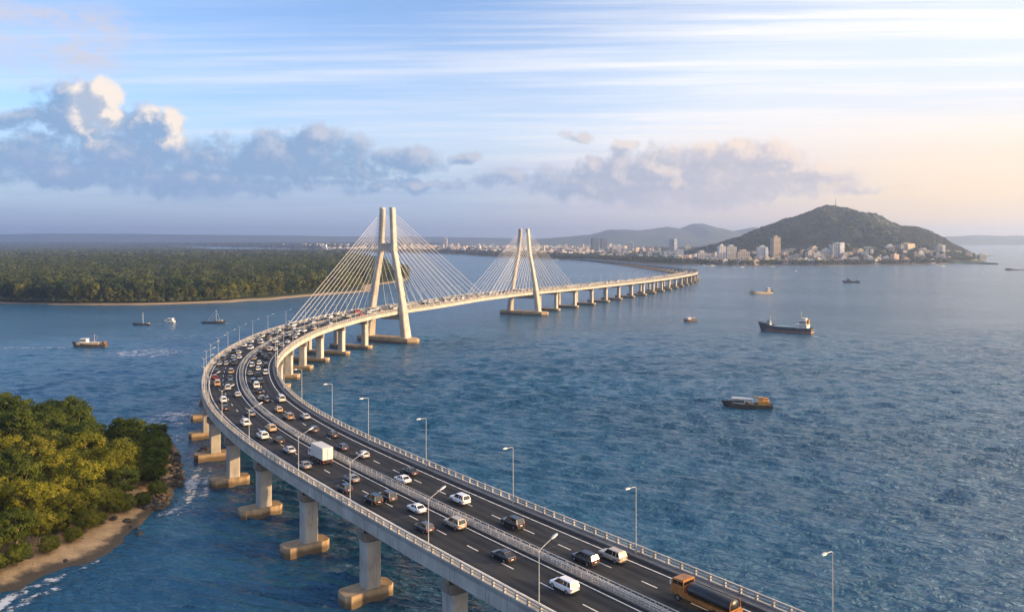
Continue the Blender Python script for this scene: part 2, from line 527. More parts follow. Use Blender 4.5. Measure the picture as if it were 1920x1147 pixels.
# parapets: plinth, posts, rails
def balustrade(sg):
    b = sweep('parapet', rect(sg * 12.62, sg * 12.99, .281, .50), M['concrete'], bridge)
    sweep('top_rail', rect(sg * 12.66, sg * 12.94, 1.28, 1.46), M['concrete'], b)
    sweep('lower_rail', rect(sg * 12.76, sg * 12.86, .84, .96), M['concrete'], b)
    one = MB(); one.box((0, 0, 0), (.36, .34, .98)); pm = one.mesh('baluster', M['concrete']); q = MB(); n_ = 0
    for s in np.arange(1, SEND, 2.6):
        c = P(s, sg * 12.8, .501)
        if c.y < 90: continue
        if n_ < 50: o = link('baluster', pm, b, c); o.rotation_euler = (0, 0, heading(s)); n_ += 1
        else: q.box(c, (.36, .34, .98), 0, heading(s))
    tag(q.build('baluster', M['concrete'], b), kind='stuff')
    return b
balustrade(-1); balustrade(1)

# median: kerb with a low railing each side
md = sweep('median_barrier', rect(-.72, .72, .001, .20), M['kerb'], bridge)
for sg in (-1, 1):
    sweep('rail', rect(sg * .54, sg * .66, .98, 1.08), M['rail_paint'], md)
    sweep('rail', rect(sg * .56, sg * .62, .60, .68), M['rail_paint'], md)
q = MB()
for s in np.arange(0, SEND, 2.2):
    for sg in (-1, 1): q.box(P(s, sg * .59, .32), (.10, .10, .70), 0, heading(s))
for s in np.arange(0, s_of_Y(230), .74):
    q.box(P(s, .59, .32), (.035, .035, .68), 0, heading(s))
    q.box(P(s, -.59, .32), (.035, .035, .68), 0, heading(s))
q.build('railing_post', M['rail_paint'], md)

# towers
S_T1, S_T2 = s_of_Y(507), s_of_Y(686)
def frame_at(s):
    c = P(s, 0); n = NR[int(s)]; t = TG[int(s)]
    return c, Vector((n[0], n[1], 0)), Vector((t[0], t[1], 0))
LEG = {}
def tower(s, prof, foot_half, foot_w, upper):
    """prof: list of (z, half separation, width across, depth along)"""
    c, n, t = frame_at(s); base = Vector((c.x, c.y, 0))
    tw = empty('tower', (0, 0, 0)); tw.parent = bridge
    def pt(a, b, z): return base + n * a + t * b + Vector((0, 0, z))
    for sg in (-1, 1):
        secs = []
        for z, hs, w, d in prof:
            a0, a1 = sg * hs - w / 2, sg * hs + w / 2; k = .14 * w
            secs.append([pt(a0 + k, -d / 2, z), pt(a1 - k, -d / 2, z), pt(a1, -d / 2 + k, z), pt(a1, d / 2 - k, z),
                         pt(a1 - k, d / 2, z), pt(a0 + k, d / 2, z), pt(a0, d / 2 - k, z), pt(a0, -d / 2 + k, z)])
        m = MB(); m.loft(secs); m.build('leg', M['concrete'], tw)
    def hs_at(z): return np.interp(z, [p[0] for p in prof], [p[1] for p in prof])
    def beam(z0, z1, d, inset):
        m = MB(); a0, a1 = hs_at(z0) - inset, hs_at(z1) - inset
        m.hexa([pt(-a0, -d / 2, z0), pt(a0, -d / 2, z0), pt(a0, d / 2, z0), pt(-a0, d / 2, z0),
                pt(-a1, -d / 2, z1), pt(a1, -d / 2, z1), pt(a1, d / 2, z1), pt(-a1, d / 2, z1)])
        m.build('crossbeam', M['concrete'], tw)
    beam(c.z - 6.0, c.z - 3.0, 3.0, 1.2)
    if upper: beam(upper[0], upper[1], 2.2, .9)
    m = MB(); h, w = foot_half, foot_w / 2; k = w * .75
    ring = [(-h, -w + k), (-h + k, -w), (h - k, -w), (h, -w + k), (h, w - k), (h - k, w), (-h + k, w), (-h, w - k)]
    m.loft([[pt(a, b, z) for a, b in ring] for z in (-3, 2.6)]); m.loft([[pt(a * .97, b * .94, z) for a, b in ring] for z in (2.601, 3.0)])
    m.build('pile_cap', M['footing'], tw)
    for sg in (-1, 1):
        ztop, hst = prof[-1][0], prof[-1][1]; m = MB()
        m.tube(pt(sg * hst, 0, ztop), pt(sg * hst, 0, ztop + 3), .08, .05, 5)
        m.build('lightning_rod', M['galv'], tw)
    return pt, hs_at
pt1, hs1 = tower(S_T1, [(2.9, 14.6, 4.6, 6.6), (12, 13.4, 4.0, 5.8), (22, 12.2, 3.4, 5.0), (40, 8.8, 2.9, 4.3), (58, 5.2, 2.7, 4.0), (84.5, 3.9, 2.6, 3.6)], 24, 11, (57, 62))
pt2, hs2 = tower(S_T2, [(2.9, 13.6, 4.2, 6.0), (12, 12.6, 3.6, 5.2), (22, 11.3, 3.1, 4.6), (40, 8.0, 2.7, 4.0), (52, 5.4, 2.5, 3.6), (73.2, 3.4, 2.4, 3.4)], 23, 10, None)

def cables(s, pt, hs, ztop, zlow, reach_b, reach_f, first, n, sides):
    for sg, dirn in sides:
        reach = reach_b if dirn < 0 else reach_f
        for i in range(n):
            d = first + (reach - first) * i / (n - 1)
            a = P(s + dirn * d, sg * 12.3, .3)
            z = zlow + (ztop - zlow) * (i / (n - 1)) ** .8
            b = pt(sg * (hs(z) + .2), dirn * 1.5, z)
            m = MB(); m.tube(a, b, .115, .115, 5); m.tube(a, a + (b - a).normalized() * 2.2, .28, .24, 6)
            m.build('stay_cable', M['cable'], bridge)
SB1 = S_T1 - s_of_Y(432); SF1 = s_of_Y(607) - S_T1
cables(S_T1, pt1, hs1, 81, 50, SB1, SF1, 11, 13, [(-1, -1), (-1, 1), (1, 1)])
cables(S_T2, pt2, hs2, 70.5, 44, 84, 80, 10, 12, [(-1, -1), (-1, 1), (1, 1), (1, -1)])

# piers
def pier(s, wide):
    c, n, t = frame_at(s); base = Vector((c.x, c.y, 0)); w = HW[int(s)] / 13.0
    pr = empty('pier', (0, 0, 0)); pr.parent = bridge
    def pt(a, b, z): return base + n * a + t * b + Vector((0, 0, z))
    zt = c.z - 2.9
    m = MB(); e = 13.1 * w
    m.hexa([pt(-e, -1.3, zt - 1.5), pt(e, -1.3, zt - 1.5), pt(e, 1.3, zt - 1.5), pt(-e, 1.3, zt - 1.5),
            pt(-e, -1.3, zt - .005), pt(e, -1.3, zt - .005), pt(e, 1.3, zt - .005), pt(-e, 1.3, zt - .005)])
    for sg in (-1, 1):
        m.hexa([pt(sg * e + q * .3 + sg * .12, b, z) for z in (zt - 1.2, zt + .55) for q, b in ((-1, -.8), (1, -.8), (1, .8), (-1, .8))])
    m.build('pier_cap', M['fascia'], pr)
    def foot(a0, a1):
        m = MB(); hw = 2.2; k = .85
        ring = [(a0, -hw + k), (a0 + k, -hw), (a1 - k, -hw), (a1, -hw + k), (a1, hw - k), (a1 - k, hw), (a0 + k, hw), (a0, hw - k)]
        m.loft([[pt(a, b, -3) for a, b in ring], [pt(a, b, 2.1) for a, b in ring]])
        m.build('pile_cap', M['footing'], pr)
    if wide: foot(-16.3 * w, 16.3 * w)
    else: foot(-17.0, -7.3); foot(7.3, 17.0)
    for sg in (-1, 1):
        hx, hy = (1.45, 1.6) if not wide else (1.5 * w + .1, 1.7)
        secs = []
        for z in (2.095, zt - 2.6, zt - 1.5):
            f = 1.0 if z < zt - 2 else 1.12
            k = .25; X, Yh = hx * f, hy * f; a = sg * 11.3 * w
            secs.append([pt(a - X + k, -Yh, z), pt(a + X - k, -Yh, z), pt(a + X, -Yh + k, z), pt(a + X, Yh - k, z),
                         pt(a + X - k, Yh, z), pt(a - X + k, Yh, z), pt(a - X, Yh - k, z), pt(a - X, -Yh + k, z)])
        m = MB(); m.loft(secs); m.build('column', M['concrete'], pr)
Lx = np.array([P(s, -11.3).xy for s in range(0, 300)])
S_REF = int(np.argmin(np.hypot(Lx[:, 0] + 27.3, Lx[:, 1] - 144)))
s = S_REF - 27.0 * 3
while s < S_T1 - 26:
    if s > 5: pier(s, CL[int(s)][1] > 300)
    s += 27.0
s = S_T2 + 44
while s < s_of_Y(2300):
    pier(s, True); s += 37

# ------------------------------------------------------------------ lamp posts
def lamp(kind):
    r = empty('street_lamp')
    h = 10.4 if kind == 'right' else 8.2
    m = MB(); m.tube((0, 0, 0), (0, 0, .5), .2, .2, 8); m.tube((0, 0, .5), (0, 0, h), .088, .055, 8); m.build('pole', M['galv'], r)
    a = MB(); hd = MB()
    if kind == 'right':
        a.path([(0, 0, h - .1), (-.3, 0, h + .1), (-1.5, 0, h + .15)], .055)
        hd.loft([[(-1.4, -.10, h + .08), (-1.4, .10, h + .08), (-1.4, .10, h + .24), (-1.4, -.10, h + .24)],
                 [(-1.8, -.20, h + .05), (-1.8, .20, h + .05), (-1.8, .17, h + .32), (-1.8, -.17, h + .32)],
                 [(-2.4, -.14, h + .08), (-2.4, .14, h + .08), (-2.4, .12, h + .22), (-2.4, -.12, h + .22)]])
    else:
        a.path([(0, 0, h - .5), (.5, 0, h), (2.4, 0, h + .9)], .055); a.path([(0, 0, h - .5), (-.3, 0, h - .1), (-.9, 0, h + .3)], .045)
        hd.loft([[(2.2, -.10, h + .75), (2.2, .10, h + .75), (2.2, .10, h + .9), (2.2, -.10, h + .9)],
                 [(2.7, -.20, h + .92), (2.7, .20, h + .92), (2.7, .17, h + 1.2), (2.7, -.17, h + 1.2)],
                 [(3.3, -.13, h + 1.2), (3.3, .13, h + 1.2), (3.3, .11, h + 1.34), (3.3, -.11, h + 1.34)]])
    a.build('arm', M['galv'], r); hd.build('lamp_head', M['lamp_white'], r)
    return r
def near_s(off, x, y):
    A = np.array([P(k, off).xy for k in range(0, 560)])
    return int(np.argmin(np.hypot(A[:, 0] - x, A[:, 1] - y)))
LS, RS = [], []
def edge_s(off, px, py, h=1.4):
    z = 15 + h; X, Y = at(px, py, z); return near_s(off, X, Y)
LS = [edge_s(-12.8, 785, 1019), edge_s(-12.8, 643, 937), edge_s(-12.8, 547, 882), edge_s(-12.8, 453, 822), edge_s(-12.8, 404, 781)]
LS = [LS[0] - 27] + LS
s = LS[-1] + 24
while s < s_of_Y(1250):
    LS.append(s); s += 19 if CL[int(s)][1] < 690 else 27
RS = [edge_s(12.8, 1207, 1018), edge_s(12.8, 968, 930), edge_s(12.8, 808, 862), edge_s(12.8, 697, 816), edge_s(12.8, 628, 784), edge_s(12.8, 570, 750), edge_s(12.8, 535, 721)]
RS = [RS[0] - 33] + RS
s = RS[-1] + 25
while s < s_of_Y(1250):
    RS.append(s); s += 23 if CL[int(s)][1] < 690 else 27
for kind, lst, off in (('left', LS, -12.3), ('right', RS, 12.3)):
    proto = None
    for i, s in enumerate(lst):
        o = lamp(kind) if proto is None else copy_tree(proto)
        proto = proto or o
        o.location = P(s, off, .28); o.rotation_euler = (0, 0, heading(s))
        if kind == 'left':
            tag(o, 'short pale lamp post with upswept arm, %s along the left parapet from the bottom' % ordinal(i), 'lamp post', 'lamp posts along the bridge parapets')
        else:
            tag(o, 'tall pale lamp post with level arm, %s along the right parapet from the bottom' % ordinal(i), 'lamp post', 'lamp posts along the bridge parapets')

# ------------------------------------------------------------------ vehicles
def sec(y, w, zb, zt):
    return [(-w * .86, y, zb), (w * .86, y, zb), (w, y, zb + .16), (w, y, zt - .16), (w * .90, y, zt), (-w * .90, y, zt), (-w, y, zt - .16), (-w, y, zb + .16)]
CARS = {
 'sedan': dict(L=4.6, body=[(-2.3, .74, .42, .86), (-2.2, .84, .32, .98), (-1.5, .89, .24, 1.0), (0, .90, .22, .96), (1.1, .89, .24, .93), (2.0, .84, .28, .80), (2.28, .70, .38, .66)],
               cab=(-1.75, 1.05, -1.05, .25, .96, 1.46), wy=(-1.35, 1.42), r=.32),
 'hatchback': dict(L=4.1, body=[(-2.05, .76, .40, .92), (-1.98, .84, .30, 1.0), (-1.3, .87, .24, 1.0), (0, .88, .22, .97), (1.0, .87, .24, .95), (1.8, .82, .28, .82), (2.05, .68, .38, .68)],
               cab=(-1.95, 1.05, -1.6, .25, .98, 1.52), wy=(-1.25, 1.3), r=.32),
 'people carrier': dict(L=4.7, body=[(-2.35, .80, .42, 1.0), (-2.28, .89, .32, 1.08), (-1.5, .92, .26, 1.08), (0, .93, .24, 1.04), (1.2, .92, .26, 1.02), (2.1, .86, .30, .90), (2.35, .72, .40, .74)],
               cab=(-2.28, 1.35, -2.0, .45, 1.06, 1.78), wy=(-1.4, 1.45), r=.35),
 'off-roader': dict(L=4.7, body=[(-2.35, .84, .50, 1.06), (-2.28, .92, .40, 1.14), (-1.5, .95, .34, 1.14), (0, .95, .32, 1.12), (1.1, .95, .34, 1.12), (2.1, .90, .38, 1.04), (2.35, .80, .48, .86)],
               cab=(-2.25, 1.0, -1.95, .35, 1.12, 1.86), wy=(-1.4, 1.48), r=.39),
 'van': dict(L=5.0, body=[(-2.5, .88, .42, 1.2), (-2.45, .95, .32, 1.25), (-1.5, .96, .28, 1.25), (0, .96, .26, 1.25), (1.4, .95, .28, 1.2), (2.3, .90, .32, 1.0), (2.5, .78, .42, .85)],
               cab=(-2.44, 1.9, -2.36, 1.1, 1.23, 2.05), wy=(-1.5, 1.6), r=.36),
}
CARMESH = {}
def car_meshes(kind):
    if kind in CARMESH: return CARMESH[kind]
    d = CARS[kind]; w = max(q[1] for q in d['body'])
    b = MB(); b.loft([sec(*q) for q in d['body']])
    y0, y1, t0, t1, zb, zt = d['cab']; wb, wt = w * .88, w * .70
    g = MB(); g.hexa([(-wb, y0, zb - .05), (wb, y0, zb - .05), (wb, y1, zb - .05), (-wb, y1, zb - .05), (-wt, t0, zt - .06), (wt, t0, zt - .06), (wt, t1, zt - .06), (-wt, t1, zt - .06)])
    b.loft([[(-wt * sx, t0 + oy, z), (wt * sx, t0 + oy, z), (wt * sx, t1 - oy, z), (-wt * sx, t1 - oy, z)] for sx, oy, z in ((1.03, -.06, zt - .09), (1.0, 0.0, zt - .02), (.86, .12, zt + .02))])
    def pillar(a, b_, th):
        for sg in (-1, 1):
            A = Vector((sg * wb * 1.005, a, zb - .03)); B = Vector((sg * wt * 1.03, b_, zt - .07))
            b.tube(A, B, th, th * .8, 4)
    pillar(y0, t0, .08); pillar(y1, t1, .065); pillar((y0 + y1) / 2 - .1, (t0 + t1) / 2, .06)
    if kind in ('people carrier', 'van', 'off-roader'): pillar(y0 + (y1 - y0) * .24, t0 + (t1 - t0) * .2, .07)
    for sg in (-1, 1): b.box((sg * (w + .09), y1 - .35, zb), (.16, .10, .13))
    wl = MB(); r = d['r']
    wl.tube((-.11, 0, 0), (.11, 0, 0), r, r, 14, 0); wl.tube((-.116, 0, 0), (.116, 0, 0), r * .58, r * .58, 10, 1)
    rear = d['body'][0][0]; zt0 = d['body'][0][3]
    tl = MB(); tl.box((0, 0, 0), (.22, .10, .20))
    tr = MB(); tr.box((0, rear - .02, .36), (w * 1.55, .14, .16)); tr.box((0, -d['body'][0][0] - .12, .40), (w * 1.4, .14, .14))
    pl = MB(); pl.box((0, rear - .055, zt0 - .30), (.50, .04, .14))
    CARMESH[kind] = dict(body=b.mesh('body', M['paint']), window=g.mesh('window', M['glass']), wheel=wl.mesh('wheel', [M['rubber'], M['rim']]),
                         tail=tl.mesh('tail_light', M['tail']), bumper=tr.mesh('bumper', M['trim']), plate=pl.mesh('number_plate', M['plate']), d=d, w=w)
    # low detail: one mesh for far copies
    o = MB(); o.loft([sec(*q) for q in d['body'][::2]], 0)
    o.hexa([(-wb, y0, zb - .05), (wb, y0, zb - .05), (wb, y1, zb - .05), (-wb, y1, zb - .05), (-wt, t0, zt - .06), (wt, t0, zt - .06), (wt, t1, zt - .06), (-wt, t1, zt - .06)], 1)
    o.box((0, (t0 + t1) / 2, zt - .058), (wt * 2.02, t1 - t0, .07), 0)
    for sx in (-1, 1):
        for wy in d['wy']: o.tube((sx * (w - .2), wy, r), (sx * (w + .01), wy, r), r, r, 8, 2)
        o.box((sx * w * .72, rear + .06, zt0 - .24), (.2, .1, .16), 3)
    CARMESH[kind]['low'] = o.mesh('small_car', [M['paint'], M['glass'], M['rubber'], M['tail']])
    return CARMESH[kind]

PAINT = {'white': (.80, .79, .77), 'silver': (.50, .50, .50), 'black': (.018, .018, .020), 'dark grey': (.07, .072, .078), 'dark blue': (.02, .035, .07),
         'beige': (.46, .38, .28), 'bronze': (.30, .19, .10), 'tan': (.55, .36, .18), 'grey': (.22, .22, .22), 'red': (.35, .03, .02), 'pale': (.68, .64, .58)}
OCC = []
def free(s, off, L):
    return all(abs(s - a) > (L + l) / 2 + 1.0 or abs(off - b) > 2.3 for a, b, l in OCC)
def near_car(s, off, kind, col, label):
    cm = car_meshes(kind); d = cm['d']; w = cm['w']
    nm = {'sedan': 'saloon_car', 'hatchback': 'hatchback_car', 'people carrier': 'people_carrier', 'off-roader': 'off_road_car', 'van': 'van'}[kind]
    e = empty(nm, P(s, off, .012), heading(s))
    b = link('body', cm['body'], e); b.color = (*PAINT[col], 1)
    link('window', cm['window'], e); link('bumper', cm['bumper'], e); link('number_plate', cm['plate'], e)
    rear = d['body'][0]
    for sx in (-1, 1):
        link('tail_light', cm['tail'], e, (sx * (rear[1] - .10), rear[0] + .02, rear[3] - .26))
        for wy in d['wy']: link('wheel', cm['wheel'], e, (sx * (w - .10), wy, d['r']))
    tag(e, label, 'van' if kind == 'van' else 'car', 'cars driving over the bridge')
    OCC.append((s, off, d['L'])); return e

ROADN = 560
GRID = [(k, o) for k in range(0, ROADN) for o in (-9, -8, -7, -6, -5, -4, -3, 3, 4, 5, 6, 7, 8, 9)]
GP = np.array([[P(k, o).x, P(k, o).y, P(k, o).z] for k, o in GRID])
GPX = CX + GP[:, 0] / GP[:, 1] * FPX; GPY = YH + (HC - GP[:, 2]) / GP[:, 1] * FPX
def road_at(px, py):
    i = int(np.argmin((GPX - px) ** 2 + (GPY - py) ** 2)); return GRID[i]

# (px, py of the middle of its base, kind, colour, what tells it apart)
NEAR = [
 (1053, 1106, 'people carrier', 'white', 'white people carrier alone at the bottom edge of the left carriageway'),
 (944, 1045, 'sedan', 'black', 'black saloon astride the dashed line ahead of the white people carrier'),
 (794, 997, 'hatchback', 'dark grey', 'dark grey hatchback beside the second lamp post on the left parapet'),
 (850, 988, 'off-roader', 'beige', 'beige off-roader with dark roof beside the median railing'),
 (779, 959, 'sedan', 'white', 'white saloon ahead of the beige off-roader near the median'),
 (724, 937, 'off-roader', 'dark grey', 'dark grey off-roader running beside a black one'),
 (697, 944, 'off-roader', 'black', 'black off-roader nearest the left parapet between two lamp posts'),
 (661, 900, 'sedan', 'grey', 'grey saloon with bronze-lit tail behind the white lorry by the median'),
 (646, 917, 'hatchback', 'dark blue', 'dark blue hatchback just beyond the third left lamp post'),
 (572, 876, 'sedan', 'grey', 'grey saloon driving in the lane beside the white lorry'),
 (540, 849, 'sedan', 'silver', 'silver saloon under the head of a left lamp post'),
 (524, 829, 'hatchback', 'black', 'black hatchback between the silver saloon and the median'),
 (497, 826, 'off-roader', 'white', 'white off-roader close to the left edge line ahead of the lorry'),
 (507, 808, 'off-roader', 'tan', 'tan off-roader just ahead of the white one near the median'),
 (461, 796, 'people carrier', 'white', 'white people carrier behind the fourth left lamp post'),
 (469, 780, 'sedan', 'grey', 'grey saloon beside the white people carrier at the bend'),
 (421, 770, 'hatchback', 'black', 'black hatchback hugging the left edge line in the bend'),
 (419, 753, 'people carrier', 'white', 'white people carrier nearest the left parapet in the bend'),
 (443, 744, 'hatchback', 'silver', 'silver hatchback in the middle of the left carriageway bend'),
 (426, 730, 'off-roader', 'silver', 'silver off-roader behind the orange-tan car at the bend'),
 (408, 722, 'van', 'tan', 'orange-tan van nearest the left parapet at the tightest bend'),
 (1151, 1050, 'off-roader', 'beige', 'beige off-roader close to the right edge line beside a black people carrier'),
 (1099, 1053, 'people carrier', 'black', 'black people carrier beside the median in the right carriageway'),
 (960, 987, 'off-roader', 'black', 'black off-roader alone in the lane right of the median'),
 (862, 939, 'off-roader', 'white', 'white off-roader on the dashed line of the right carriageway'),
 (755, 905, 'sedan', 'white', 'white saloon hidden to its wheels by the median railing'),
 (767, 886, 'sedan', 'black', 'black saloon overtaking the white one in the right carriageway'),
 (680, 855, 'hatchback', 'silver', 'silver hatchback level with the rear of the white lorry'),
 (642, 841, 'hatchback', 'dark blue', 'dark blue hatchback level with the cab of the white lorry'),
 (621, 819, 'hatchback', 'black', 'black hatchback with pale tail near the right edge line'),
 (588, 808, 'hatchback', 'dark grey', 'dark grey hatchback ahead of the black one near the right edge line'),
 (572, 786, 'sedan', 'silver', 'silver saloon close to the right edge line entering the bend'),
 (540, 786, 'off-roader', 'bronze', 'bronze off-roader with dark rear window in the right carriageway'),
 (522, 771, 'hatchback', 'tan', 'tan hatchback ahead of the bronze off-roader'),
 (526, 754, 'van', 'pale', 'pale van by the right edge line in the bend'),
 (501, 751, 'sedan', 'dark grey', 'dark grey saloon in the lane beside the pale van'),
 (493, 763, 'hatchback', 'grey', 'small grey hatchback tight against the median in the bend'),
 (484, 738, 'sedan', 'black', 'black saloon next to the median in the bend'),
 (480, 727, 'van', 'white', 'white van in the middle of the right carriageway bend'),
]
truck_s, truck_o = road_at(601, 862)
tank_s, tank_o = road_at(1318, 1136)
OCC.append((truck_s, truck_o, 10)); OCC.append((tank_s, tank_o, 10)); OCC.append((tank_s, tank_o - 1, 10))
for px, py, kind, col, lab in NEAR:
    s_, o_ = road_at(px, py)
    k = 0
    while not free(s_, o_, CARS[kind]['L']) and k < 6: s_ += 1.2; k += 1
    near_car(s_, o_, kind, col, lab)

def lorry():
    e = empty('box_lorry', P(truck_s, truck_o, .012), heading(truck_s))
    m = MB(); m.box((0, -1.0, 1.15), (2.5, 6.4, 2.65)); m.build('cargo_box', simple('cargo_panel', (.60, .58, .54), .5, 0, .05, .4), e)
    d = MB()
    for sx in (-1, 1): d.box((sx * .58, -4.235, 1.25), (1.08, .06, 2.4))
    for sx in (-1, 1): d.tube((sx * .12, -4.28, 1.3), (sx * .12, -4.28, 3.5), .025, .025, 5)
    d.build('rear_door', M['lamp_white'], e)
    c = MB()
    c.loft([[(-1.15, 2.35, .7), (1.15, 2.35, .7), (1.15, 2.35, 2.6), (-1.15, 2.35, 2.6)], [(-1.15, 3.9, .7), (1.15, 3.9, .7), (1.12, 3.7, 2.45), (-1.12, 3.7, 2.45)], [(-1.1, 4.25, .75), (1.1, 4.25, .75), (1.08, 4.2, 1.5), (-1.08, 4.2, 1.5)]])
    c.build('cab', M['lamp_white'], e)
    g = MB(); g.box((0, 3.2, 1.65), (2.33, .8, .65)); g.build('window', M['glass'], e)
    f = MB(); f.box((0, -.3, .62), (1.0, 8.2, .3)); f.box((0, -4.15, .45), (2.3, .12, .16)); f.box((0, -3.9, .85), (2.2, .3, .24)); f.build('chassis', M['trim'], e)
    w = MB(); w.tube((-.15, 0, 0), (.15, 0, 0), .48, .48, 14, 0); w.tube((-.156, 0, 0), (.156, 0, 0), .26, .26, 10, 1); wm = w.mesh('wheel', [M['rubber'], M['rim']])
    for sx in (-1, 1):
        for wy in (-3.0, -1.75, 3.1): link('wheel', wm, e, (sx * 1.05, wy, .48))
        t = MB(); t.box((sx * .98, -4.26, .55), (.3, .08, .22)); t.build('tail_light', M['tail'], e)
    tag(e, 'white box lorry with lit rear doors between the left lane line and median', 'lorry')
lorry()

def tanker():
    e = empty('tanker_lorry', P(tank_s, tank_o, .012), heading(tank_s))
    org = simple('orange_paint', (.36, .145, .035), .45, 0, .25, .8)
    f = MB(); f.box((0, -.6, .75), (2.45, 9.4, .55)); f.box((0, -5.25, .62), (2.45, .25, .9)); f.build('chassis', org, e)
    c = MB()
    c.loft([[(-1.22, 2.5, 1.0), (1.22, 2.5, 1.0), (1.22, 2.5, 2.3), (-1.22, 2.5, 2.3)], [(-1.22, 4.7, 1.0), (1.22, 4.7, 1.0), (1.22, 4.7, 2.2), (-1.22, 4.7, 2.2)]])
    c.loft([[(-1.20, 2.55, 2.8), (1.20, 2.55, 2.8), (1.15, 2.55, 3.1), (-1.15, 2.55, 3.1)], [(-1.20, 4.5, 2.75), (1.20, 4.5, 2.75), (1.12, 4.4, 2.95), (-1.12, 4.4, 2.95)]])
    for sx in (-1, 1):
        for y in (2.6, 3.6, 4.5): c.tube((sx * 1.15, y, 2.2), (sx * 1.13, y - .03, 2.85), .07, .07, 4)
    c.build('cab', org, e)
    g = MB(); g.box((0, 3.56, 2.15), (2.2, 1.8, .68)); g.build('window', M['glass'], e)
    t = MB(); secs = []
    for y, k in ((-5.0, .86), (-4.8, 1), (1.9, 1), (2.2, .86)):
        secs.append([(1.15 * k * math.cos(q), y, 1.95 + .82 * k * math.sin(q)) for q in np.linspace(0, 2 * math.pi, 16, endpoint=False)])
    t.loft(secs); tk = t.build('tank', simple('black_tank', (.02, .022, .026), .35, 0, .2, .6), e, True)
    r = MB()
    for sx in (-1, 1):
        r.path([(sx * .8, -5.05, 2.9), (sx * 1.1, -5.05, 2.4), (sx * 1.15, -5.05, 1.3)], .06)
    r.box((0, -5.12, 1.3), (2.3, .1, .35)); r.build('rear_frame', org, e)
    w = MB(); w.tube((-.17, 0, 0), (.17, 0, 0), .5, .5, 14, 0); w.tube((-.176, 0, 0), (.176, 0, 0), .27, .27, 10, 1); wm = w.mesh('wheel', [M['rubber'], M['rim']])
    for sx in (-1, 1):
        for wy in (-3.9, -2.7, 3.5): link('wheel', wm, e, (sx * 1.08, wy, .5))
        q = MB(); q.box((sx * 1.0, -5.40, .8), (.3, .06, .2)); q.build('tail_light', M['tail'], e)
        q = MB(); q.box((sx * 1.42, 4.6, 2.1), (.22, .1, .5)); q.build('mirror', M['lamp_white'], e)
    tag(e, 'orange tanker lorry with black tank at the bottom of the right carriageway', 'lorry')
tanker()

# the dense traffic further on: one small mesh each
LANES = [(-8.8, 'outer', 'left'), (-6.2, 'middle', 'left'), (-3.4, 'inner', 'left'), (3.4, 'inner', 'right'), (6.0, 'middle', 'right'), (8.4, 'outer', 'right')]
S_A = s_of_Y(270); S_B = s_of_Y(760)
cols = ['white'] * 7 + ['pale'] * 4 + ['silver'] * 4 + ['black'] * 3 + ['dark grey'] * 3 + ['beige'] * 2 + ['tan'] * 2 + ['grey', 'dark blue', 'red']
used_lab = set(); nfar = 0
rr = random.Random(11)
for off, ln, cw in LANES:
    s = S_A + rr.uniform(0, 8)
    while s < S_B and nfar < 235:
        kind = rr.choice(['sedan', 'hatchback', 'people carrier', 'off-roader', 'hatchback', 'van'])
        col = rr.choice(cols); o_ = off + rr.uniform(-.4, .4)
        if free(s, o_, CARS[kind]['L']):
            li = int(np.argmin([abs(q - s) for q in LS]))
            shape = {'sedan': 'saloon', 'hatchback': 'hatchback', 'people carrier': 'people carrier', 'off-roader': 'off-roader', 'van': 'van'}[kind]
            lab = '%s %s, %s lane of %s carriageway, level with the %s left lamp post' % (col, shape, ln, cw, ordinal(li))
            if lab not in used_lab:
                used_lab.add(lab); nfar += 1
                o = link('small_car' if kind != 'van' else 'small_van', car_meshes(kind)['low']); o.color = (*PAINT[col], 1)
                o.location = P(s, o_, .012); o.rotation_euler = (0, 0, heading(s))
                tag(o, lab, 'van' if kind == 'van' else 'car', 'cars driving over the bridge')
                OCC.append((s, o_, CARS[kind]['L']))
        s += rr.uniform(10, 22) if s < s_of_Y(420) else rr.uniform(15, 36)
for i in range(14):                                          # specks of traffic beyond the second tower
    s = S_B + 15 + i * 24 + rr.uniform(-6, 6); off, ln, cw = LANES[rr.randrange(6)]
    col = 'white' if i % 2 else 'silver'
    o = link('small_car', car_meshes('van')['low']); o.color = (*PAINT[col], 1); o.location = P(s, off, .012); o.rotation_euler = (0, 0, heading(s))
    li = int(np.argmin([abs(q - s) for q in LS]))
    tag(o, 'tiny %s van on the far approach, %s of those beyond the second tower' % (col, ordinal(i)), 'van', 'cars driving over the bridge')

# ------------------------------------------------------------------ sea
def axis(lo, hi, st, far):
    out = [hi]; d = st
    while out[-1] < far[1]: d *= 1.25; out.append(min(out[-1] + d, far[1]))
    o2 = [lo]; d = st
    while o2[-1] > far[0]: d *= 1.25; o2.append(max(o2[-1] - d, far[0]))
    return np.array(o2[::-1] + list(np.arange(lo + st, hi - st * .5, st)) + out)
XS = axis(-330, 430, .85, (-12000, 12000)); YS = axis(96, 640, .85, (-900, 13000))
gx, gy = np.meshgrid(XS, YS)
wz = np.zeros(gx.shape); wx = np.zeros(gx.shape); wy = np.zeros(gx.shape)
rw = np.random.default_rng(12)
group = .55 + .75 * fbm(gx / 120 + gy / 200, gy / 45 - gx / 150, 3, 91)
for i in range(46):
    lam = 2.3 * (5.8 / 2.3) ** rw.random() if i > 3 else rw.uniform(8, 13); th = R(250) + rw.normal(0, .17 if lam > 3.6 else .26)
    kx, ky = math.cos(th) * 2 * math.pi / lam, math.sin(th) * 2 * math.pi / lam
    am = .0098 * lam * rw.uniform(.6, 1.3) * (0 if i < 4 else 1); ph = rw.uniform(0, 6.28)
    ph = ph + (fbm(gx / 42 + i + gy / 90, gy / 17, 2, i) - .5) * 5
    q = kx * gx + ky * gy + ph; c_ = np.cos(q); s_ = np.sin(q)
    wz += am * c_; wx -= am * s_ * math.cos(th); wy -= am * s_ * math.sin(th)
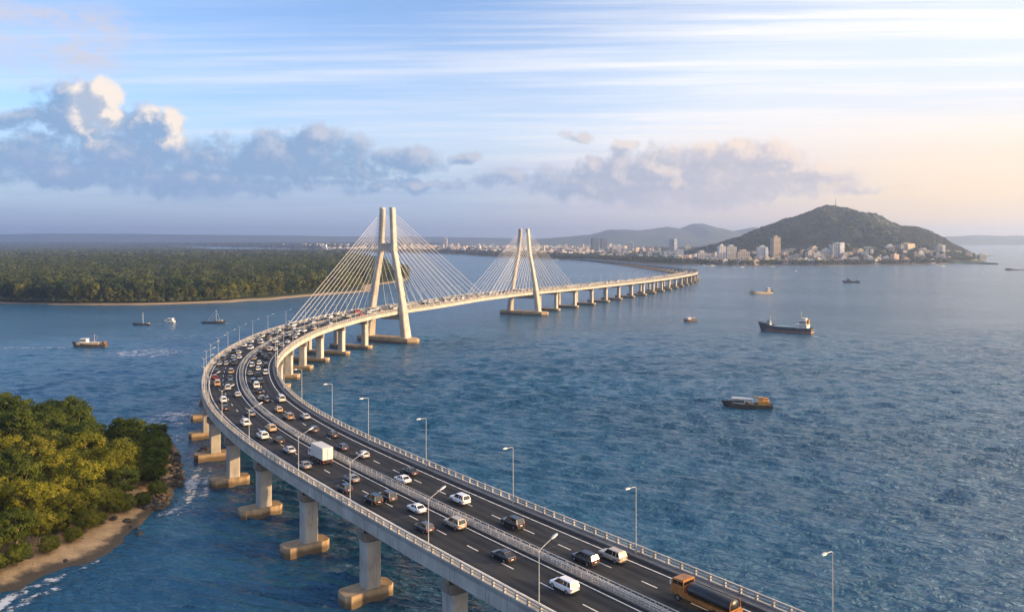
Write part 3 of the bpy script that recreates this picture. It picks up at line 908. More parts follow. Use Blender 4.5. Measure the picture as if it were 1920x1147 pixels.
edge_f = np.clip((gx + 330) / 60, 0, 1) * np.clip((430 - gx) / 80, 0, 1) * np.clip((gy - 96) / 10, 0, 1) * np.clip((640 - gy) / 300, 0, 1)
ISLE_W = [at(-200, 1200), at(0, 1111), at(117, 1066), at(213, 1022), at(284, 966), at(333, 928), at(341, 900), at(325, 836), (-126, 262), (-185, 280), (-300, 282), (-300, 120)]
edge_f = edge_f * np.clip(-dist_poly(gx, gy, ISLE_W) / 16, .12, 1)
amp_f = edge_f * group * 1.15
tag(link('sea', grid_mesh('sea', gx + wx * amp_f * 1.1, gy + wy * amp_f * 1.1, wz * amp_f, M['water'])), kind='structure')

# ------------------------------------------------------------------ island in front
ISLE_PX = [(-160, 1180), (-40, 1135), (0, 1111), (53, 1095), (117, 1066), (170, 1047), (213, 1022), (250, 1000), (284, 966), (318, 948), (333, 928), (341, 900), (338, 868), (325, 836), (296, 822)]
ISLE = [at(*p) for p in ISLE_PX] + [(-126, 262), (-150, 272), (-185, 280), (-240, 282), (-300, 262), (-300, 150), (-200, 120), (-140, 115)]
gx, gy = np.meshgrid(np.arange(-310, -60, 1.3), np.arange(95, 300, 1.3))
d = dist_poly(gx, gy, ISLE)
d2 = d + (fbm(gx / 7, gy / 7, 4, 3) - .5) * 5.0
z = np.where(d2 > 0, 1.9 * (1 - np.exp(-d2 / 6.5)) + .03 * np.clip(d2, 0, 40), d2 * .22) + (fbm(gx / 2.5, gy / 2.5, 3, 9) - .5) * .35
z = np.clip(z, -2.5, 9)
tag(link('island_ground', grid_mesh('island_ground', gx, gy, z, M['sand'])), kind='structure')
def isle_z(x, y):
    i = int(np.clip((y - 95) / 1.3, 0, z.shape[0] - 1)); j = int(np.clip((x + 310) / 1.3, 0, z.shape[1] - 1)); return float(z_isle[i, j])
z_isle = z

# surf along the beach
v = []; f = []; ed = []
shore = np.array([at(*p) for p in ISLE_PX])
shore = resample(shore, 1.0)
tn = np.gradient(shore, axis=0); tn /= np.linalg.norm(tn, axis=1)[:, None]; out = np.stack([tn[:, 1], -tn[:, 0]], 1)
offs = np.array([-.5, 1.0, 2.5, 4.0, 5.5, 7.5]); pr = [0, .8, 1.0, .35, .75, 0]
for i in range(len(shore)):
    wob = 1 + .5 * math.sin(i * .21) + .5 * math.sin(i * .073 + 1)
    for o_, e_ in zip(offs, pr):
        q = shore[i] + out[i] * (o_ + wob); v.append((q[0], q[1], .16)); ed.append(e_ * (.55 + .45 * math.sin(i * .09 + .6)))
n = len(offs)
for i in range(len(shore) - 1):
    for k in range(n - 1): f.append((i * n + k, i * n + k + 1, (i + 1) * n + k + 1, (i + 1) * n + k))
tag(link('surf_foam', np_mesh('surf_foam', v, f, M['foam'], False, ed)), kind='stuff')

# rocks on the point
def rock_mesh(seed, n=2):
    import bmesh
    bm = bmesh.new(); bmesh.ops.create_icosphere(bm, subdivisions=n, radius=1.0)
    r2 = np.random.default_rng(seed); o = r2.random(3) * 20
    for q in bm.verts:
        p = q.co; k = .65 + .7 * float(fbm(np.array(p.x * 1.3 + o[0]), np.array(p.y * 1.3 + p.z * .9 + o[1]), 3, seed))
        q.co = Vector((p.x * k, p.y * k * .8, p.z * k * .55))
    me = bpy.data.meshes.new('boulder'); bm.to_mesh(me); bm.free(); me.materials.append(M['rock']); return me
RM = [rock_mesh(i) for i in range(5)]
rr = random.Random(5)
zones = [((303, 930), 20, 12, 34), ((330, 885), 12, 28, 34), ((318, 845), 14, 14, 18), ((282, 948), 22, 8, 26), ((300, 900), 12, 14, 12), ((225, 988), 40, 12, 7), ((120, 1045), 80, 14, 4)]
for (cx, cy), rx, ry, n in zones:
    for i in range(n):
        px, py = cx + rr.uniform(-rx, rx), cy + rr.uniform(-ry, ry)
        X, Y = at(px, py, .5); o = link('boulder', rr.choice(RM), None, (X, Y, max(isle_z(X, Y), -.1) + .1)); sc = rr.uniform(.3, 1.1)
        o.scale = (sc, sc, sc); o.rotation_euler = (0, 0, rr.uniform(0, 6.28))
        tag(o, 'dark wet boulder on the rocky point of the wooded island', 'boulder', 'dark boulders along the island point')
for px, py, sc in ((388, 846, 2.2), (378, 850, 1.5), (398, 850, 1.4)):
    X, Y = at(px, py); o = link('boulder', RM[0], None, (X, Y, .4)); o.scale = (sc,) * 3
    tag(o, 'dark boulder at the foot of the bridge pier nearest the bend', 'boulder', 'boulders by the bridge pier')
X, Y = at(143, 1012, 1.5)
m = MB(); m.tube((-2.2, 0, .15), (2.0, .3, .22), .16, .10, 7); m.tube((.4, .1, .2), (1.2, 1.0, .5), .07, .03, 5)
o = m.build('driftwood_log', M['wood']); o.location = (X, Y, isle_z(X, Y) + .08); o.rotation_euler = (0, 0, -.35)
tag(o, 'grey driftwood log lying on the island beach', 'log')

# ------------------------------------------------------------------ trees
def leaf_quads(r2, c, nrm, size):
    n = len(c)
    a = r2.normal(size=(n, 3)); a -= (a * nrm).sum(1)[:, None] * nrm; a /= np.linalg.norm(a, axis=1)[:, None] + 1e-9
    b = np.cross(nrm, a); s1 = (size * r2.uniform(.6, 1.4, n))[:, None]; s2 = s1 * r2.uniform(.45, .8, n)[:, None]
    v = np.stack([c - a * s1, c + b * s2, c + a * s1, c - b * s2], 1).reshape(-1, 3)
    return v, np.arange(4 * n).reshape(-1, 4)

def crown_arrays(seed, Rr, H, z0, ncl, per, leaf, lob=5):
    r2 = np.random.default_rng(seed)
    lobes = r2.normal(size=(lob, 3)); lobes[:, 2] = np.abs(lobes[:, 2]) * .8; lobes /= np.linalg.norm(lobes, axis=1)[:, None]
    dr = r2.normal(size=(ncl, 3)); dr[:, 2] = dr[:, 2] * .9 + .25; dr /= np.linalg.norm(dr, axis=1)[:, None]
    lump = .72 + .38 * np.max(np.clip(dr @ lobes.T, 0, 1) ** 4, axis=1)
    rad = (.45 + .55 * r2.random(ncl) ** .4) * lump
    ctr = dr * rad[:, None] * np.array([Rr, Rr, H / 2]) + np.array([0, 0, z0 + H / 2])
    cs = Rr * r2.uniform(.15, .31, ncl)
    off = r2.normal(size=(ncl, per, 3)); off /= np.linalg.norm(off, axis=2)[..., None]
    off[..., 2] = np.abs(off[..., 2]) * 1.0 - .25
    rr_ = r2.random((ncl, per, 1)) ** .45
    pos = ctr[:, None] + off * rr_ * cs[:, None, None] * np.array([1.15, 1.15, .85]) + r2.normal(size=off.shape) * (r2.random((ncl, per, 1)) < .3) * Rr * .075
    nr = off * 1.0 + dr[:, None] * .55 + r2.normal(size=off.shape) * .34 + np.array([0, 0, .15])
    nr /= np.linalg.norm(nr, axis=2)[..., None]
    return leaf_quads(r2, pos.reshape(-1, 3), nr.reshape(-1, 3), leaf), ctr

def trunk_mesh(seed, H, z0, Rr, ctr, nb=7, mat='bark', rad=.28):
    r2 = random.Random(seed); m = MB()
    lean = Vector((r2.uniform(-.8, .8), r2.uniform(-.8, .8), 0)); top = Vector((0, 0, z0 + H * .45)) + lean
    mid = Vector((lean.x * .3, lean.y * .3, z0 * .8 + .5))
    m.tube((0, 0, -.6), mid, rad * 1.3, rad, 7); m.tube(mid, top, rad, rad * .5, 6)
    for k in range(nb):
        c = Vector(ctr[r2.randrange(len(ctr))]); st = mid.lerp(top, r2.uniform(0, .8))
        kn = st.lerp(c, .5) + Vector((0, 0, .4)); m.tube(st, kn, rad * .45, rad * .25, 5); m.tube(kn, c, rad * .25, rad * .06, 4)
    return m.mesh('trunk', M[mat])

ITREE = []
for k, (Rr, H, z0) in enumerate([(4.4, 8.2, 1.4), (5.0, 9.2, 1.6), (3.7, 9.6, 1.4), (4.6, 7.2, .8), (4.0, 8.8, 1.0), (3.2, 5.4, .2)]):
    (v, f), ctr = crown_arrays(40 + k, Rr, H, z0, 120, 95, .20, 9)
    ITREE.append((np_mesh('crown', v, f, M['leaf_isle']), trunk_mesh(k, H, z0, Rr, ctr, 9)))
FTREE = []
for k, (Rr, H, z0) in enumerate([(6.4, 21, .5), (7.2, 22, .5), (5.6, 20, .3), (6.8, 18, .2), (7.6, 20, .4)]):
    (v, f), ctr = crown_arrays(80 + k, Rr, H, z0, 100, 26, .62, 8)
    FTREE.append((np_mesh('crown', v, f, M['leaf_far']), trunk_mesh(50 + k, H, z0, Rr, ctr, 6, 'bark_dark', .3)))

TINT = {'dark green': (.62, .74, .66), 'mid green': (.95, 1.0, .9), 'olive': (1.25, 1.12, .8), 'yellow-green': (1.55, 1.38, .8)}
def plant(protos, i, loc, sc, tint, label, cat, group, name):
    cr, tr = protos[i % len(protos)]
    e = empty(name, loc, random.uniform(0, 6.28)); e.scale = (sc, sc, sc * random.uniform(.92, 1.1))
    c = link('crown', cr, e); c.color = (*TINT[tint], 1); link('trunk', tr, e)
    tag(e, label, cat, group); return e

# rows of the island wood run parallel to the beach
EDGE_PX = [(-70, 1080), (-20, 1053), (53, 1030), (90, 1012), (124, 994), (160, 978), (190, 964), (215, 950), (248, 936), (275, 920), (297, 893), (306, 866), (300, 845), (284, 834)]
edge = resample(np.array([at(p[0], p[1], 2.0) for p in EDGE_PX]), 1.0)
te = np.gradient(edge, axis=0); te /= np.linalg.norm(te, axis=1)[:, None]; inn = np.stack([-te[:, 1], te[:, 0]], 1)
rows = [(-4.2, 4.6, .60, 'row nearest the beach'), (1.2, 5.6, .82, 'second row behind the beach'), (9, 6.5, 1.0, 'third row behind the beach'), (19, 7.5, 1.08, 'fourth row behind the beach'),
        (28, 8, 1.12, 'fifth row behind the beach'), (38, 9, 1.15, 'sixth row behind the beach'), (50, 10, 1.15, 'seventh row behind the beach'), (63, 10, 1.15, 'eighth row behind the beach'), (76, 10, 1.2, 'ninth row behind the beach'), (90, 10, 1.25, 'tenth row behind the beach'), (104, 11, 1.25, 'innermost row of the island wood')]
rr = random.Random(3); placed = []
for dist_, step_, sc_, rowname in rows:
    i = rr.uniform(0, 3); cnt = 0
    while i < len(edge) - 1:
        k = int(i); p = edge[k] + inn[k] * (dist_ + rr.uniform(-1.2, 1.2))
        dd = float(dist_poly(np.array([p[0]]), np.array([p[1]]), ISLE)[0])
        if dd > 3.0 and all(math.hypot(p[0] - q[0], p[1] - q[1]) > step_ * .62 for q in placed) and p[0] > -230:
            nz = float(fbm(np.array(p[0] / 17), np.array(p[1] / 17), 2, 21))
            fpx = CX + p[0] / p[1] * FPX
            back = p[1] > 212 or fpx > 232
            if back: tint = 'dark green' if nz < .62 else 'mid green'
            else: tint = 'yellow-green' if nz > .60 else ('olive' if nz > .44 else ('mid green' if nz > .33 else 'dark green'))
            if dist_ < 3 and tint == 'yellow-green': tint = 'olive'
            placed.append(p)
            plant(ITREE, rr.randrange(6) if dist_ > 3 else rr.choice([3, 4, 5]), (p[0], p[1], isle_z(p[0], p[1]) - .15), sc_ * rr.uniform(.85, 1.15), tint,
                  '%s island tree, %s along the %s' % (tint, ordinal(cnt), rowname), 'tree', 'trees of the island wood', 'broadleaf_tree')
            cnt += 1
        i += step_ * rr.uniform(.8, 1.25)
cnt = 0
for _ in range(2500):
    p = (rr.uniform(-228, -90), rr.uniform(150, 276))
    dd = float(dist_poly(np.array([p[0]]), np.array([p[1]]), ISLE)[0]); de = float(np.min(np.hypot(edge[:, 0] - p[0], edge[:, 1] - p[1])))
    if dd < 4 or de < 20 or abs(p[0] / p[1]) > .86 or any(math.hypot(p[0] - q[0], p[1] - q[1]) < 6.2 for q in placed): continue
    if in_poly(np.array([p[0]]), np.array([p[1]]), [tuple(e_) for e_ in edge] + [(-400, 300), (-400, 100), (-110, 140)])[0] == False: continue
    placed.append(p); tint = 'dark green' if p[1] > 214 else ('olive' if rr.random() < .5 else 'mid green')
    plant(ITREE, rr.randrange(5), (p[0], p[1], isle_z(p[0], p[1]) - .15), 1.2 * rr.uniform(.9, 1.15), tint, '%s tree at the back of the island wood, %s counted inland' % (tint, ordinal(cnt)), 'tree', 'trees of the island wood', 'broadleaf_tree'); cnt += 1
print('island trees', len(placed))

# ------------------------------------------------------------------ far wooded shore
FPOLY_PX = [(-900, 566), (-300, 568), (0, 569), (100, 571), (200, 572), (300, 571), (370, 568.5), (430, 566.5), (520, 561), (580, 555), (640, 550), (692, 546), (695, 543.5), (700, 535), (764, 526), (768, 520), (745, 507), (715, 495), (680, 484), (650, 476), (560, 472), (420, 470), (330, 465), (150, 460), (0, 458)]
FP = [at(*p) for p in FPOLY_PX] + [(-6000, 8900), (-6000, 900)]
def land_grid(name, poly, xs, ys, mat, hfun):
    gx, gy = np.meshgrid(xs, ys); d = dist_poly(gx, gy, poly)
    zz = hfun(gx, gy, d); return link(name, grid_mesh(name, gx, gy, zz, mat))
def xs_for(a, b, fine0, fine1, st, big):
    return np.unique(np.concatenate([np.arange(a, fine0, big), np.arange(fine0, fine1, st), np.arange(fine1, b + big, big)]))
tag(land_grid('wooded_shore', FP, xs_for(-6200, -100, -900, -120, 6, 60), xs_for(560, 9000, 700, 1300, 5, 50), M['forest_floor'],
              lambda x, y, d0: (lambda d: np.where(d > 0, 2.2 * (1 - np.exp(-np.maximum(d, 0) / 9.)), np.maximum(d * .15, -3)))(d0 + (fbm(x / 28, y / 28, 4, 55) - .5) * 16)), kind='structure')

# front row trees one by one
TLINE_PX = [(-60, 567.5), (0, 567.8), (60, 569), (140, 570.3), (220, 570.3), (300, 569.4), (370, 567), (430, 564), (500, 557), (560, 551), (610, 547), (650, 541), (700, 533), (758, 524), (764, 519)]
tl = resample(np.array([at(*p) for p in TLINE_PX]), 2.0)
tt = np.gradient(tl, axis=0); tt /= np.linalg.norm(tt, axis=1)[:, None]; ti = np.stack([-tt[:, 1], tt[:, 0]], 1)
rr = random.Random(9); fplaced = []; cnt = 0
for row, (dist_, step_) in enumerate([(3, 7.5), (11, 8.5), (20, 9.5)]):
    i = 0.0; cnt = 0
    while i < len(tl) - 1 and len(fplaced) < 205:
        k = int(i); p = tl[k] + ti[k] * (dist_ + rr.uniform(-2.5, 2.5))
        q = rr.random(); tint = 'yellow-green' if q < .10 else ('olive' if q < .38 else ('mid green' if q < .72 else 'dark green'))
        fplaced.append(p)
        nm = ('front', 'second', 'third')[row]
        plant(FTREE, rr.randrange(5), (p[0], p[1], 1.0), rr.uniform(.72, 1.12) * (.8 if row == 0 else 1), tint,
              '%s tree, %s from left, %s row of the far shore' % (tint, ordinal(cnt), nm), 'tree', 'trees along the far wooded shore', 'shore_tree')
        cnt += 1; i += step_ * rr.uniform(.75, 1.3) / 2.0
print('shore trees', len(fplaced))

# the rest of the wood reads as one mass
def mass(name, pts, sizes, mat, per, leafk, seed, Hk=1.25, attr=None):
    r2 = np.random.default_rng(seed); n = len(pts)
    dr = r2.normal(size=(n, per, 3)); dr[..., 2] = np.abs(dr[..., 2]) * 1.1; dr /= np.linalg.norm(dr, axis=2)[..., None]
    lump = .75 + .35 * r2.random((n, per, 1))
    pos = pts[:, None] + dr * lump * sizes[:, None, None] * np.array([1, 1, Hk])
    nr = dr + r2.normal(size=dr.shape) * .2; nr /= np.linalg.norm(nr, axis=2)[..., None]
    v, f = leaf_quads(r2, pos.reshape(-1, 3), nr.reshape(-1, 3), leafk * np.repeat(sizes, per))
    return tag(link(name, np_mesh(name, v, f, mat)), kind='stuff')
def scatter(poly, xr, yr, n, dmin, seed):
    r2 = np.random.default_rng(seed); x = r2.uniform(*xr, n); y = r2.uniform(*yr, n)
    d = dist_poly(x, y, poly); k = d > dmin; return x[k], y[k]
x, y = scatter(FP, (-1150, -120), (790, 1900), 15000, 28, 1)
keep = np.abs(x / y) < .72; x, y = x[keep], y[keep]
sz = np.random.default_rng(2).uniform(3.2, 8.4, len(x)) * (.7 + .6 * fbm(x / 70, y / 90, 3, 8))
mass('forest', np.stack([x, y, 9 + sz * .7 + 7 * (fbm(x / 55, y / 70, 3, 18) - .4) + np.random.default_rng(3).normal(0, 1.8, len(x))], 1), sz, M['leaf_far'], 80, .17, 4)
k_ = np.random.default_rng(61).integers(0, len(tl) - 1, 1500); j_ = np.random.default_rng(62).uniform(-1.5, 9, 1500)
fr = tl[k_] + ti[k_] * j_[:, None]; fs_ = np.random.default_rng(63).uniform(1.6, 3.6, 1500)
mass('mangrove_fringe', np.stack([fr[:, 0], fr[:, 1], 1.2 + fs_ * .6], 1), fs_, M['leaf_far'], 40, .28, 64, 1.1)
x, y = scatter(FP, (-5800, -120), (1850, 8800), 52000, 20, 5)
keep = np.abs(x / y) < .72; x, y = x[keep], y[keep]
sz = np.random.default_rng(6).uniform(9, 17, len(x)) * np.interp(y, [2000, 3000, 4300, 5600, 8000], [1, .8, .5, .7, 1.3])
mass('forest', np.stack([x, y, np.interp(y, [2000, 3000, 4600], [6, 4, 1.5]) + sz * .35], 1), sz, M['leaf_far'], 22, .45, 7, .8)

# ------------------------------------------------------------------ far plain and town land
TPOLY_PX = [(640, 473), (720, 473.2), (800, 474.3), (860, 477), (920, 481), (1020, 485), (1080, 487.5), (1160, 492), (1250, 496), (1310, 497.5), (1392, 499), (1470, 498), (1552, 499), (1620, 497.5), (1690, 497), (1765, 496), (1815, 492), (1852, 487), (1848, 480), (1800, 474)]
TP = [at(*p) for p in TPOLY_PX] + [(1900, 5200), (1500, 11500), (-9000, 11500), (-9000, 6500), (-2600, 6300), (-1500, 5200), (-1180, 4500)]
# wooded hill behind the town
HPX = [1290, 1330, 1370, 1400, 1440, 1470, 1500, 1525, 1545, 1562, 1580, 1610, 1640, 1660, 1690, 1715, 1735, 1760, 1785, 1812, 1828]
HPY = [478, 468, 455, 441, 426, 416, 404, 393, 388.5, 388, 392, 400, 404, 413, 427, 428, 432, 443, 459, 472, 480]
HY = 2750.0
HX = (np.array(HPX) - CX) / FPX * HY; HZ = np.maximum(HC + (YH - np.array(HPY)) / FPX * HY, 0)
def hill_h(x, y):
    # ridge heights belong to the bearing of the ridge line, the slopes fall away on both sides
    t0 = np.clip((HY - y) / 720, 0, 1.2); x = x + np.clip((x - 950) / 350, 0, 1) * 420 * t0
    base = np.interp(x + (fbm(x / 90, y / 90, 4, 31) - .5) * 34, HX, HZ, left=0, right=0)
    t = np.abs(y - HY + (fbm(x / 140, y / 140, 3, 33) - .5) * 260) / np.where(y < HY, 720, 900)
    spur = 1 - .30 * np.abs(np.sin(x / 75. + (fbm(x / 200, y / 200, 3, 5) - .5) * 5)) * np.clip(t * 2.2, 0, 1)
    return base * np.clip(1 - t ** 1.25, 0, 1) * spur
def town_h(x, y, d):
    b = np.where(d > 0, 2.5 * (1 - np.exp(-d / 30.)), np.maximum(d * .1, -3))
    return b
tag(land_grid('town_ground', TP, xs_for(-9200, 2800, -900, 1700, 20, 250), xs_for(1780, 11600, 1800, 3400, 20, 250), M['town_land'], town_h), kind='structure')
gx, gy = np.meshgrid(np.arange(560, 1700, 9.), np.arange(2020, 3700, 9.))
hz = hill_h(gx, gy); hz = hz + (fbm(gx / 16, gy / 16, 3, 44) - .5) * 9 * np.clip(hz / 20, 0, 1) + 2.0 - 6 * (hz < .5)
tag(link('hill', grid_mesh('hill', gx, gy, hz, M['hill'])), kind='structure')
x = rng.uniform(600, 1650, 16000); y = rng.uniform(2060, 2900, 16000); hh = hill_h(x, y); k = hh > 6
x, y, hh = x[k], y[k], hh[k]; sz = rng.uniform(3.0, 6.5, len(x))
mass('hill_woods', np.stack([x, y, hh + 2.5], 1), sz, M['leaf_town'], 10, .6, 17, .8)

def ridge(name, pxs, pys, Y, depth, mat, seed, rough=14):
    X = (np.array(pxs) - CX) / FPX * Y; Z = HC + (YH - np.array(pys)) / FPX * Y
    xs = np.linspace(X[0], X[-1], 240); ys = np.linspace(Y - depth, Y + depth, 40)
    gx, gy = np.meshgrid(xs, ys); t = np.abs(gy - Y) / depth
    h = np.interp(gx + (fbm(gx / 300, gy / 300, 4, seed) - .5) * 90, X, Z) + (fbm(gx / 120, gy / 400, 4, seed + 9) - .5) * rough
    zz = h * (1 - t ** 1.6) + (fbm(gx / 260, gy / 260, 5, seed + 3) - .5) * rough * 4 * (t < .98) * np.clip(t * 2, .12, 1)
    return tag(link(name, grid_mesh(name, gx, gy, np.clip(zz - 2, -2.5, 222), mat)), kind='structure')
ridge('mountain_range', [960, 1000, 1060, 1105, 1130, 1150, 1200, 1225, 1250, 1275, 1300, 1318, 1335, 1370, 1392, 1412, 1460, 1520], [455, 448, 443, 440, 433, 429, 431, 428, 424, 428, 419, 418.5, 423, 433.5, 429, 425, 437, 452], 7600, 900, M['mount'], 61)
ridge('headland', [1650, 1700, 1760, 1800, 1830, 1880, 1930, 2050, 2200], [452, 447, 444, 442, 440.5, 442, 441.5, 444, 447], 8600, 700, M['mount'], 71, 8)
ridge('far_hills', [-700, -200, 0, 100, 250, 400, 520, 640, 760, 900, 1000, 1120], [440, 440, 439, 437.5, 438, 440, 441, 443, 443, 445, 447, 449], 10200, 900, M['mount'], 81, 6)
# low wooded plain beyond the channel
x, y = scatter(TP, (-5800, -200), (4700, 9000), 9000, 40, 15); k = (np.abs(x / y) < .72) & (x < -700)
x, y = x[k], y[k]; sz = rng.uniform(16, 30, len(x)); mass('far_woods', np.stack([x, y, 4 + 0 * x], 1), sz, M['leaf_town'], 12, .6, 23, .6)
# shore planting in front of the town
x, y = scatter(TP, (-900, 1500), (1850, 4100), 60000, 8, 25); dd = dist_poly(x, y, TP); cl = np.where(x < 330, 260, np.where(x < 520, 130, 85)) * (.6 + .8 * fbm(x / 60, y / 60, 2, 4))
k = (dd < cl) & ((x < 330) | (rng.random(len(x)) < .85)); x, y = x[k], y[k]; sz = rng.uniform(3.5, 7.0, len(x))
mass('shore_woods', np.stack([x, y, 4 + sz * .4], 1), sz, M['leaf_town'], 14, .5, 27, .9)
x, y = scatter(TP, (-800, 1500), (1950, 5200), 9000, 40, 35); k = np.abs(x / y) < .72; x, y = x[k], y[k]; sz = rng.uniform(3.5, 7.5, len(x))
mass('town_trees', np.stack([x, y, 3 + sz * .4], 1), sz, M['leaf_town'], 14, .5, 37, .8)

# ------------------------------------------------------------------ town buildings
def floors_block(w, d, h, fl=3.2, style='bands'):
    """core of glass with slab bands and corner piers; returns wall, window and roof meshes"""
    wall, win, roof = MB(), MB(), MB()
    win.box((0, 0, 0), (w - .8, d - .8, h - .4))
    n = max(2, int(h / fl))
    for i in range(n + 1):
        z0 = i * h / n - (1.0 if i else 0); z1 = min(i * h / n + .9, h); wall.box((0, 0, max(z0, 0)), (w, d, z1 - max(z0, 0)))
    px = max(2, int(w / 6)); py = max(2, int(d / 6))
    for sx in (-1, 1):
        for k in range(py + 1): wall.box((sx * (w / 2 - .45), -d / 2 + .7 + (d - 1.4) * k / py, .01), (1.0, 1.4, h - .05))
        for k in range(px + 1): wall.box((-w / 2 + .7 + (w - 1.4) * k / px, sx * (d / 2 - .45), .02), (1.4, 1.0, h - .06))
    roof.box((0, 0, h + .905), (w * .5, d * .5, 3.4)); roof.box((w * .1, 0, h + 4.31), (w * .18, d * .2, 1.6))
    return wall, win, roof
def high_rise(px, py, wpx, ytop, dep, col, label, glassy=False, slab2=None, rz=0.0):
    if px > 1300: py = 491 - (px % 7) * .25
    X, Y = at(px, py, 2.0); k = Y / FPX; w = wpx * k; h = (py - ytop) * k
    e = empty('tower_block' if h > 40 else 'apartment_block', (X, Y, 1.5), rz)
    wall, win, roof = floors_block(w, dep, max(h - 3, 6))
    q = wall.build('wall', M['wall'], e); q.color = (*col, 1)
    g = win.build('window', M['winglass'], e)
    t = roof.build('roof', M['roofc'], e); t.color = (*[c * .9 for c in col], 1)
    if slab2:
        c2, fw, hs_ = slab2; m = MB(); m.box((w * (.5 - fw / 2) + .05, -dep / 2 - .4, 0), (w * fw, dep * .35, h * hs_)); s_ = m.build('side_slab', M['wall'], e); s_.color = (*c2, 1)
    tag(e, label, 'building'); TOWN.append((X, Y, max(w, dep) * .7)); return e
TOWN = []
WHT, CRM, BLU, TAN_, GRY = (.72, .70, .66), (.62, .54, .42), (.10, .14, .19), (.42, .33, .22), (.36, .36, .36)
high_rise(1115.5, 472, 12, 445, 24, BLU, 'dark blue-grey tower block, first of a pair behind the shore trees', rz=.2)
high_rise(1132, 471, 11, 446, 24, (.12, .15, .19), 'dark blue-grey tower block, second and slimmer of the pair', rz=.2)
high_rise(1161, 473, 9, 459, 18, WHT, 'cream mid-rise block right of the dark tower pair', rz=.1)
high_rise(1183, 471, 10, 453, 20, (.62, .60, .56), 'stepped pale block between the dark pair and the tall white tower', rz=-.2)
high_rise(1262, 474, 13, 447, 22, (.30, .34, .38), 'tall tower half grey half white above the low town', slab2=((.80, .78, .74), .45, 1.0))
high_rise(1290, 474, 9, 459, 16, CRM, 'tan mid-rise block just left of the hill foot')
high_rise(1352.5, 481, 12, 459, 18, WHT, 'white twin-fronted tower block at the near shore below the hill', rz=.15)
high_rise(1370, 482, 18, 460, 20, (.55, .53, .50), 'broad grey-white block beside the twin-fronted tower', rz=.1)
high_rise(1393, 483, 22, 469, 22, (.66, .54, .40), 'low cream hotel block below the left flank of the hill')
high_rise(1429, 482, 17, 461, 20, (.60, .62, .64), 'pale grey tower block left of the tall brown tower', slab2=((.74, .72, .68), .3, .9))
high_rise(1454, 482, 14, 443, 17, (.46, .37, .27), 'tallest brown tower block in front of the hill', rz=.25)
high_rise(1568, 474, 21, 456, 22, (.56, .54, .50), 'grey block with a white slanted top below the hill summit', slab2=((.80, .77, .72), .4, 1.05), rz=.1)
high_rise(1548, 479, 22, 468, 22, (.68, .62, .54), 'low white block left of the slant-topped one')
high_rise(1627, 480, 27, 463, 24, (.50, .44, .36), 'wide tan apartment block right of the hill centre', rz=-.15)
high_rise(1668, 479, 16, 459, 18, (.62, .62, .62), 'pale narrow block between the wide tan and the big cream block')
high_rise(1697, 484, 28, 456, 20, (.40, .36, .30), 'big block with bright cream right face on the shore', slab2=((.74, .60, .36), .55, 1.0), rz=.2)
high_rise(1762, 476, 13, 459, 16, (.52, .48, .42), 'slender grey and cream block near the headland', slab2=((.74, .68, .58), .4, 1.0))
high_rise(1732, 479, 16, 466, 18, (.56, .52, .46), 'low grey block right of the big cream block')
high_rise(836, 465.5, 6, 446, 22, (.70, .68, .64), 'lone white tower block above the far left town', slab2=((.62, .55, .46), .4, .93))
high_rise(1519, 481, 14, 470, 16, (.68, .58, .44), 'low cream block left of centre below the hill', rz=.2)
high_rise(1316, 482, 16, 471, 16, (.66, .62, .56), 'white block on the shore where the hill begins')
high_rise(1840, 481, 9, 475, 12, (.62, .54, .42), 'small cream block at the tip of the headland')

HOUSE = []
def house_meshes():
    out = []
    for w, d, h, kind in [(12, 10, 7, 'flat'), (16, 11, 10, 'flat'), (11, 12, 6, 'hip'), (20, 12, 12, 'flat'), (14, 10, 7, 'hip'), (9, 9, 14, 'flat')]:
        m = MB(); m.box((0, 0, 0), (w, d, h), 0)
        for z in np.arange(1.2, h - 1.2, 3.1):
            n = int(w / 3)
            for k in range(n): m.box((-w / 2 + (k + .5) * w / n, -d / 2 - .02, z), (1.5, .1, 1.4), 1)
            for k in range(int(d / 3)): m.box((w / 2 + .02, -d / 2 + (k + .5) * d / int(d / 3), z), (.1, 1.5, 1.4), 1)
        if kind == 'flat': m.box((0, 0, h + .003), (w * 1.02, d * 1.02, .7), 0); m.box((w * .2, d * .1, h + .704), (w * .3, d * .35, 2.2), 0)
        else: m.box((0, 0, h + .003), (w * 1.12, d * 1.12, 2.8), 2, 0, (.35, .1))
        out.append(m)
    return out
HM = house_meshes(); roofm = simple('roof_tile', (.26, .11, .065), .85, 0, .3, .2)
HMESH = [m.mesh('house', [M['wall'], M['winglass'], roofm]) for m in HM]
WALLC = {'white': (.64, .61, .56), 'cream': (.56, .46, .33), 'grey': (.36, .35, .33), 'tan': (.52, .36, .22), 'pink': (.60, .42, .34)}
wc = ['white'] * 4 + ['cream'] * 6 + ['grey'] * 2 + ['tan'] * 2 + ['pink']
rr = random.Random(21); cand = []
def try_house(x, y):
    if any(abs(x - a) < c + 8 and abs(y - b) < c + 8 for a, b, c in TOWN): return
    cand.append((x, y))
r3 = np.random.default_rng(77)
hx = np.concatenate([r3.uniform(480, 1480, 800), r3.uniform(-1300, 700, 1600), r3.uniform(-1750, -500, 800)]); hy = np.concatenate([r3.uniform(1890, 2420, 800), r3.uniform(2250, 5600, 1600), r3.uniform(4300, 5900, 800)])
dd = dist_poly(hx, hy, TP)
lim = np.where(hx > 480, 18, 180)
for x, y, q in zip(hx, hy, dd):
    if q < (22 if x > 480 else 150) or abs(x / y) > .7: continue
    if x > 560 and float(hill_h(np.array(x), np.array(y))) > 26: continue
    if x < -250 and y < 3900 + .0: continue
    try_house(float(x), float(y))
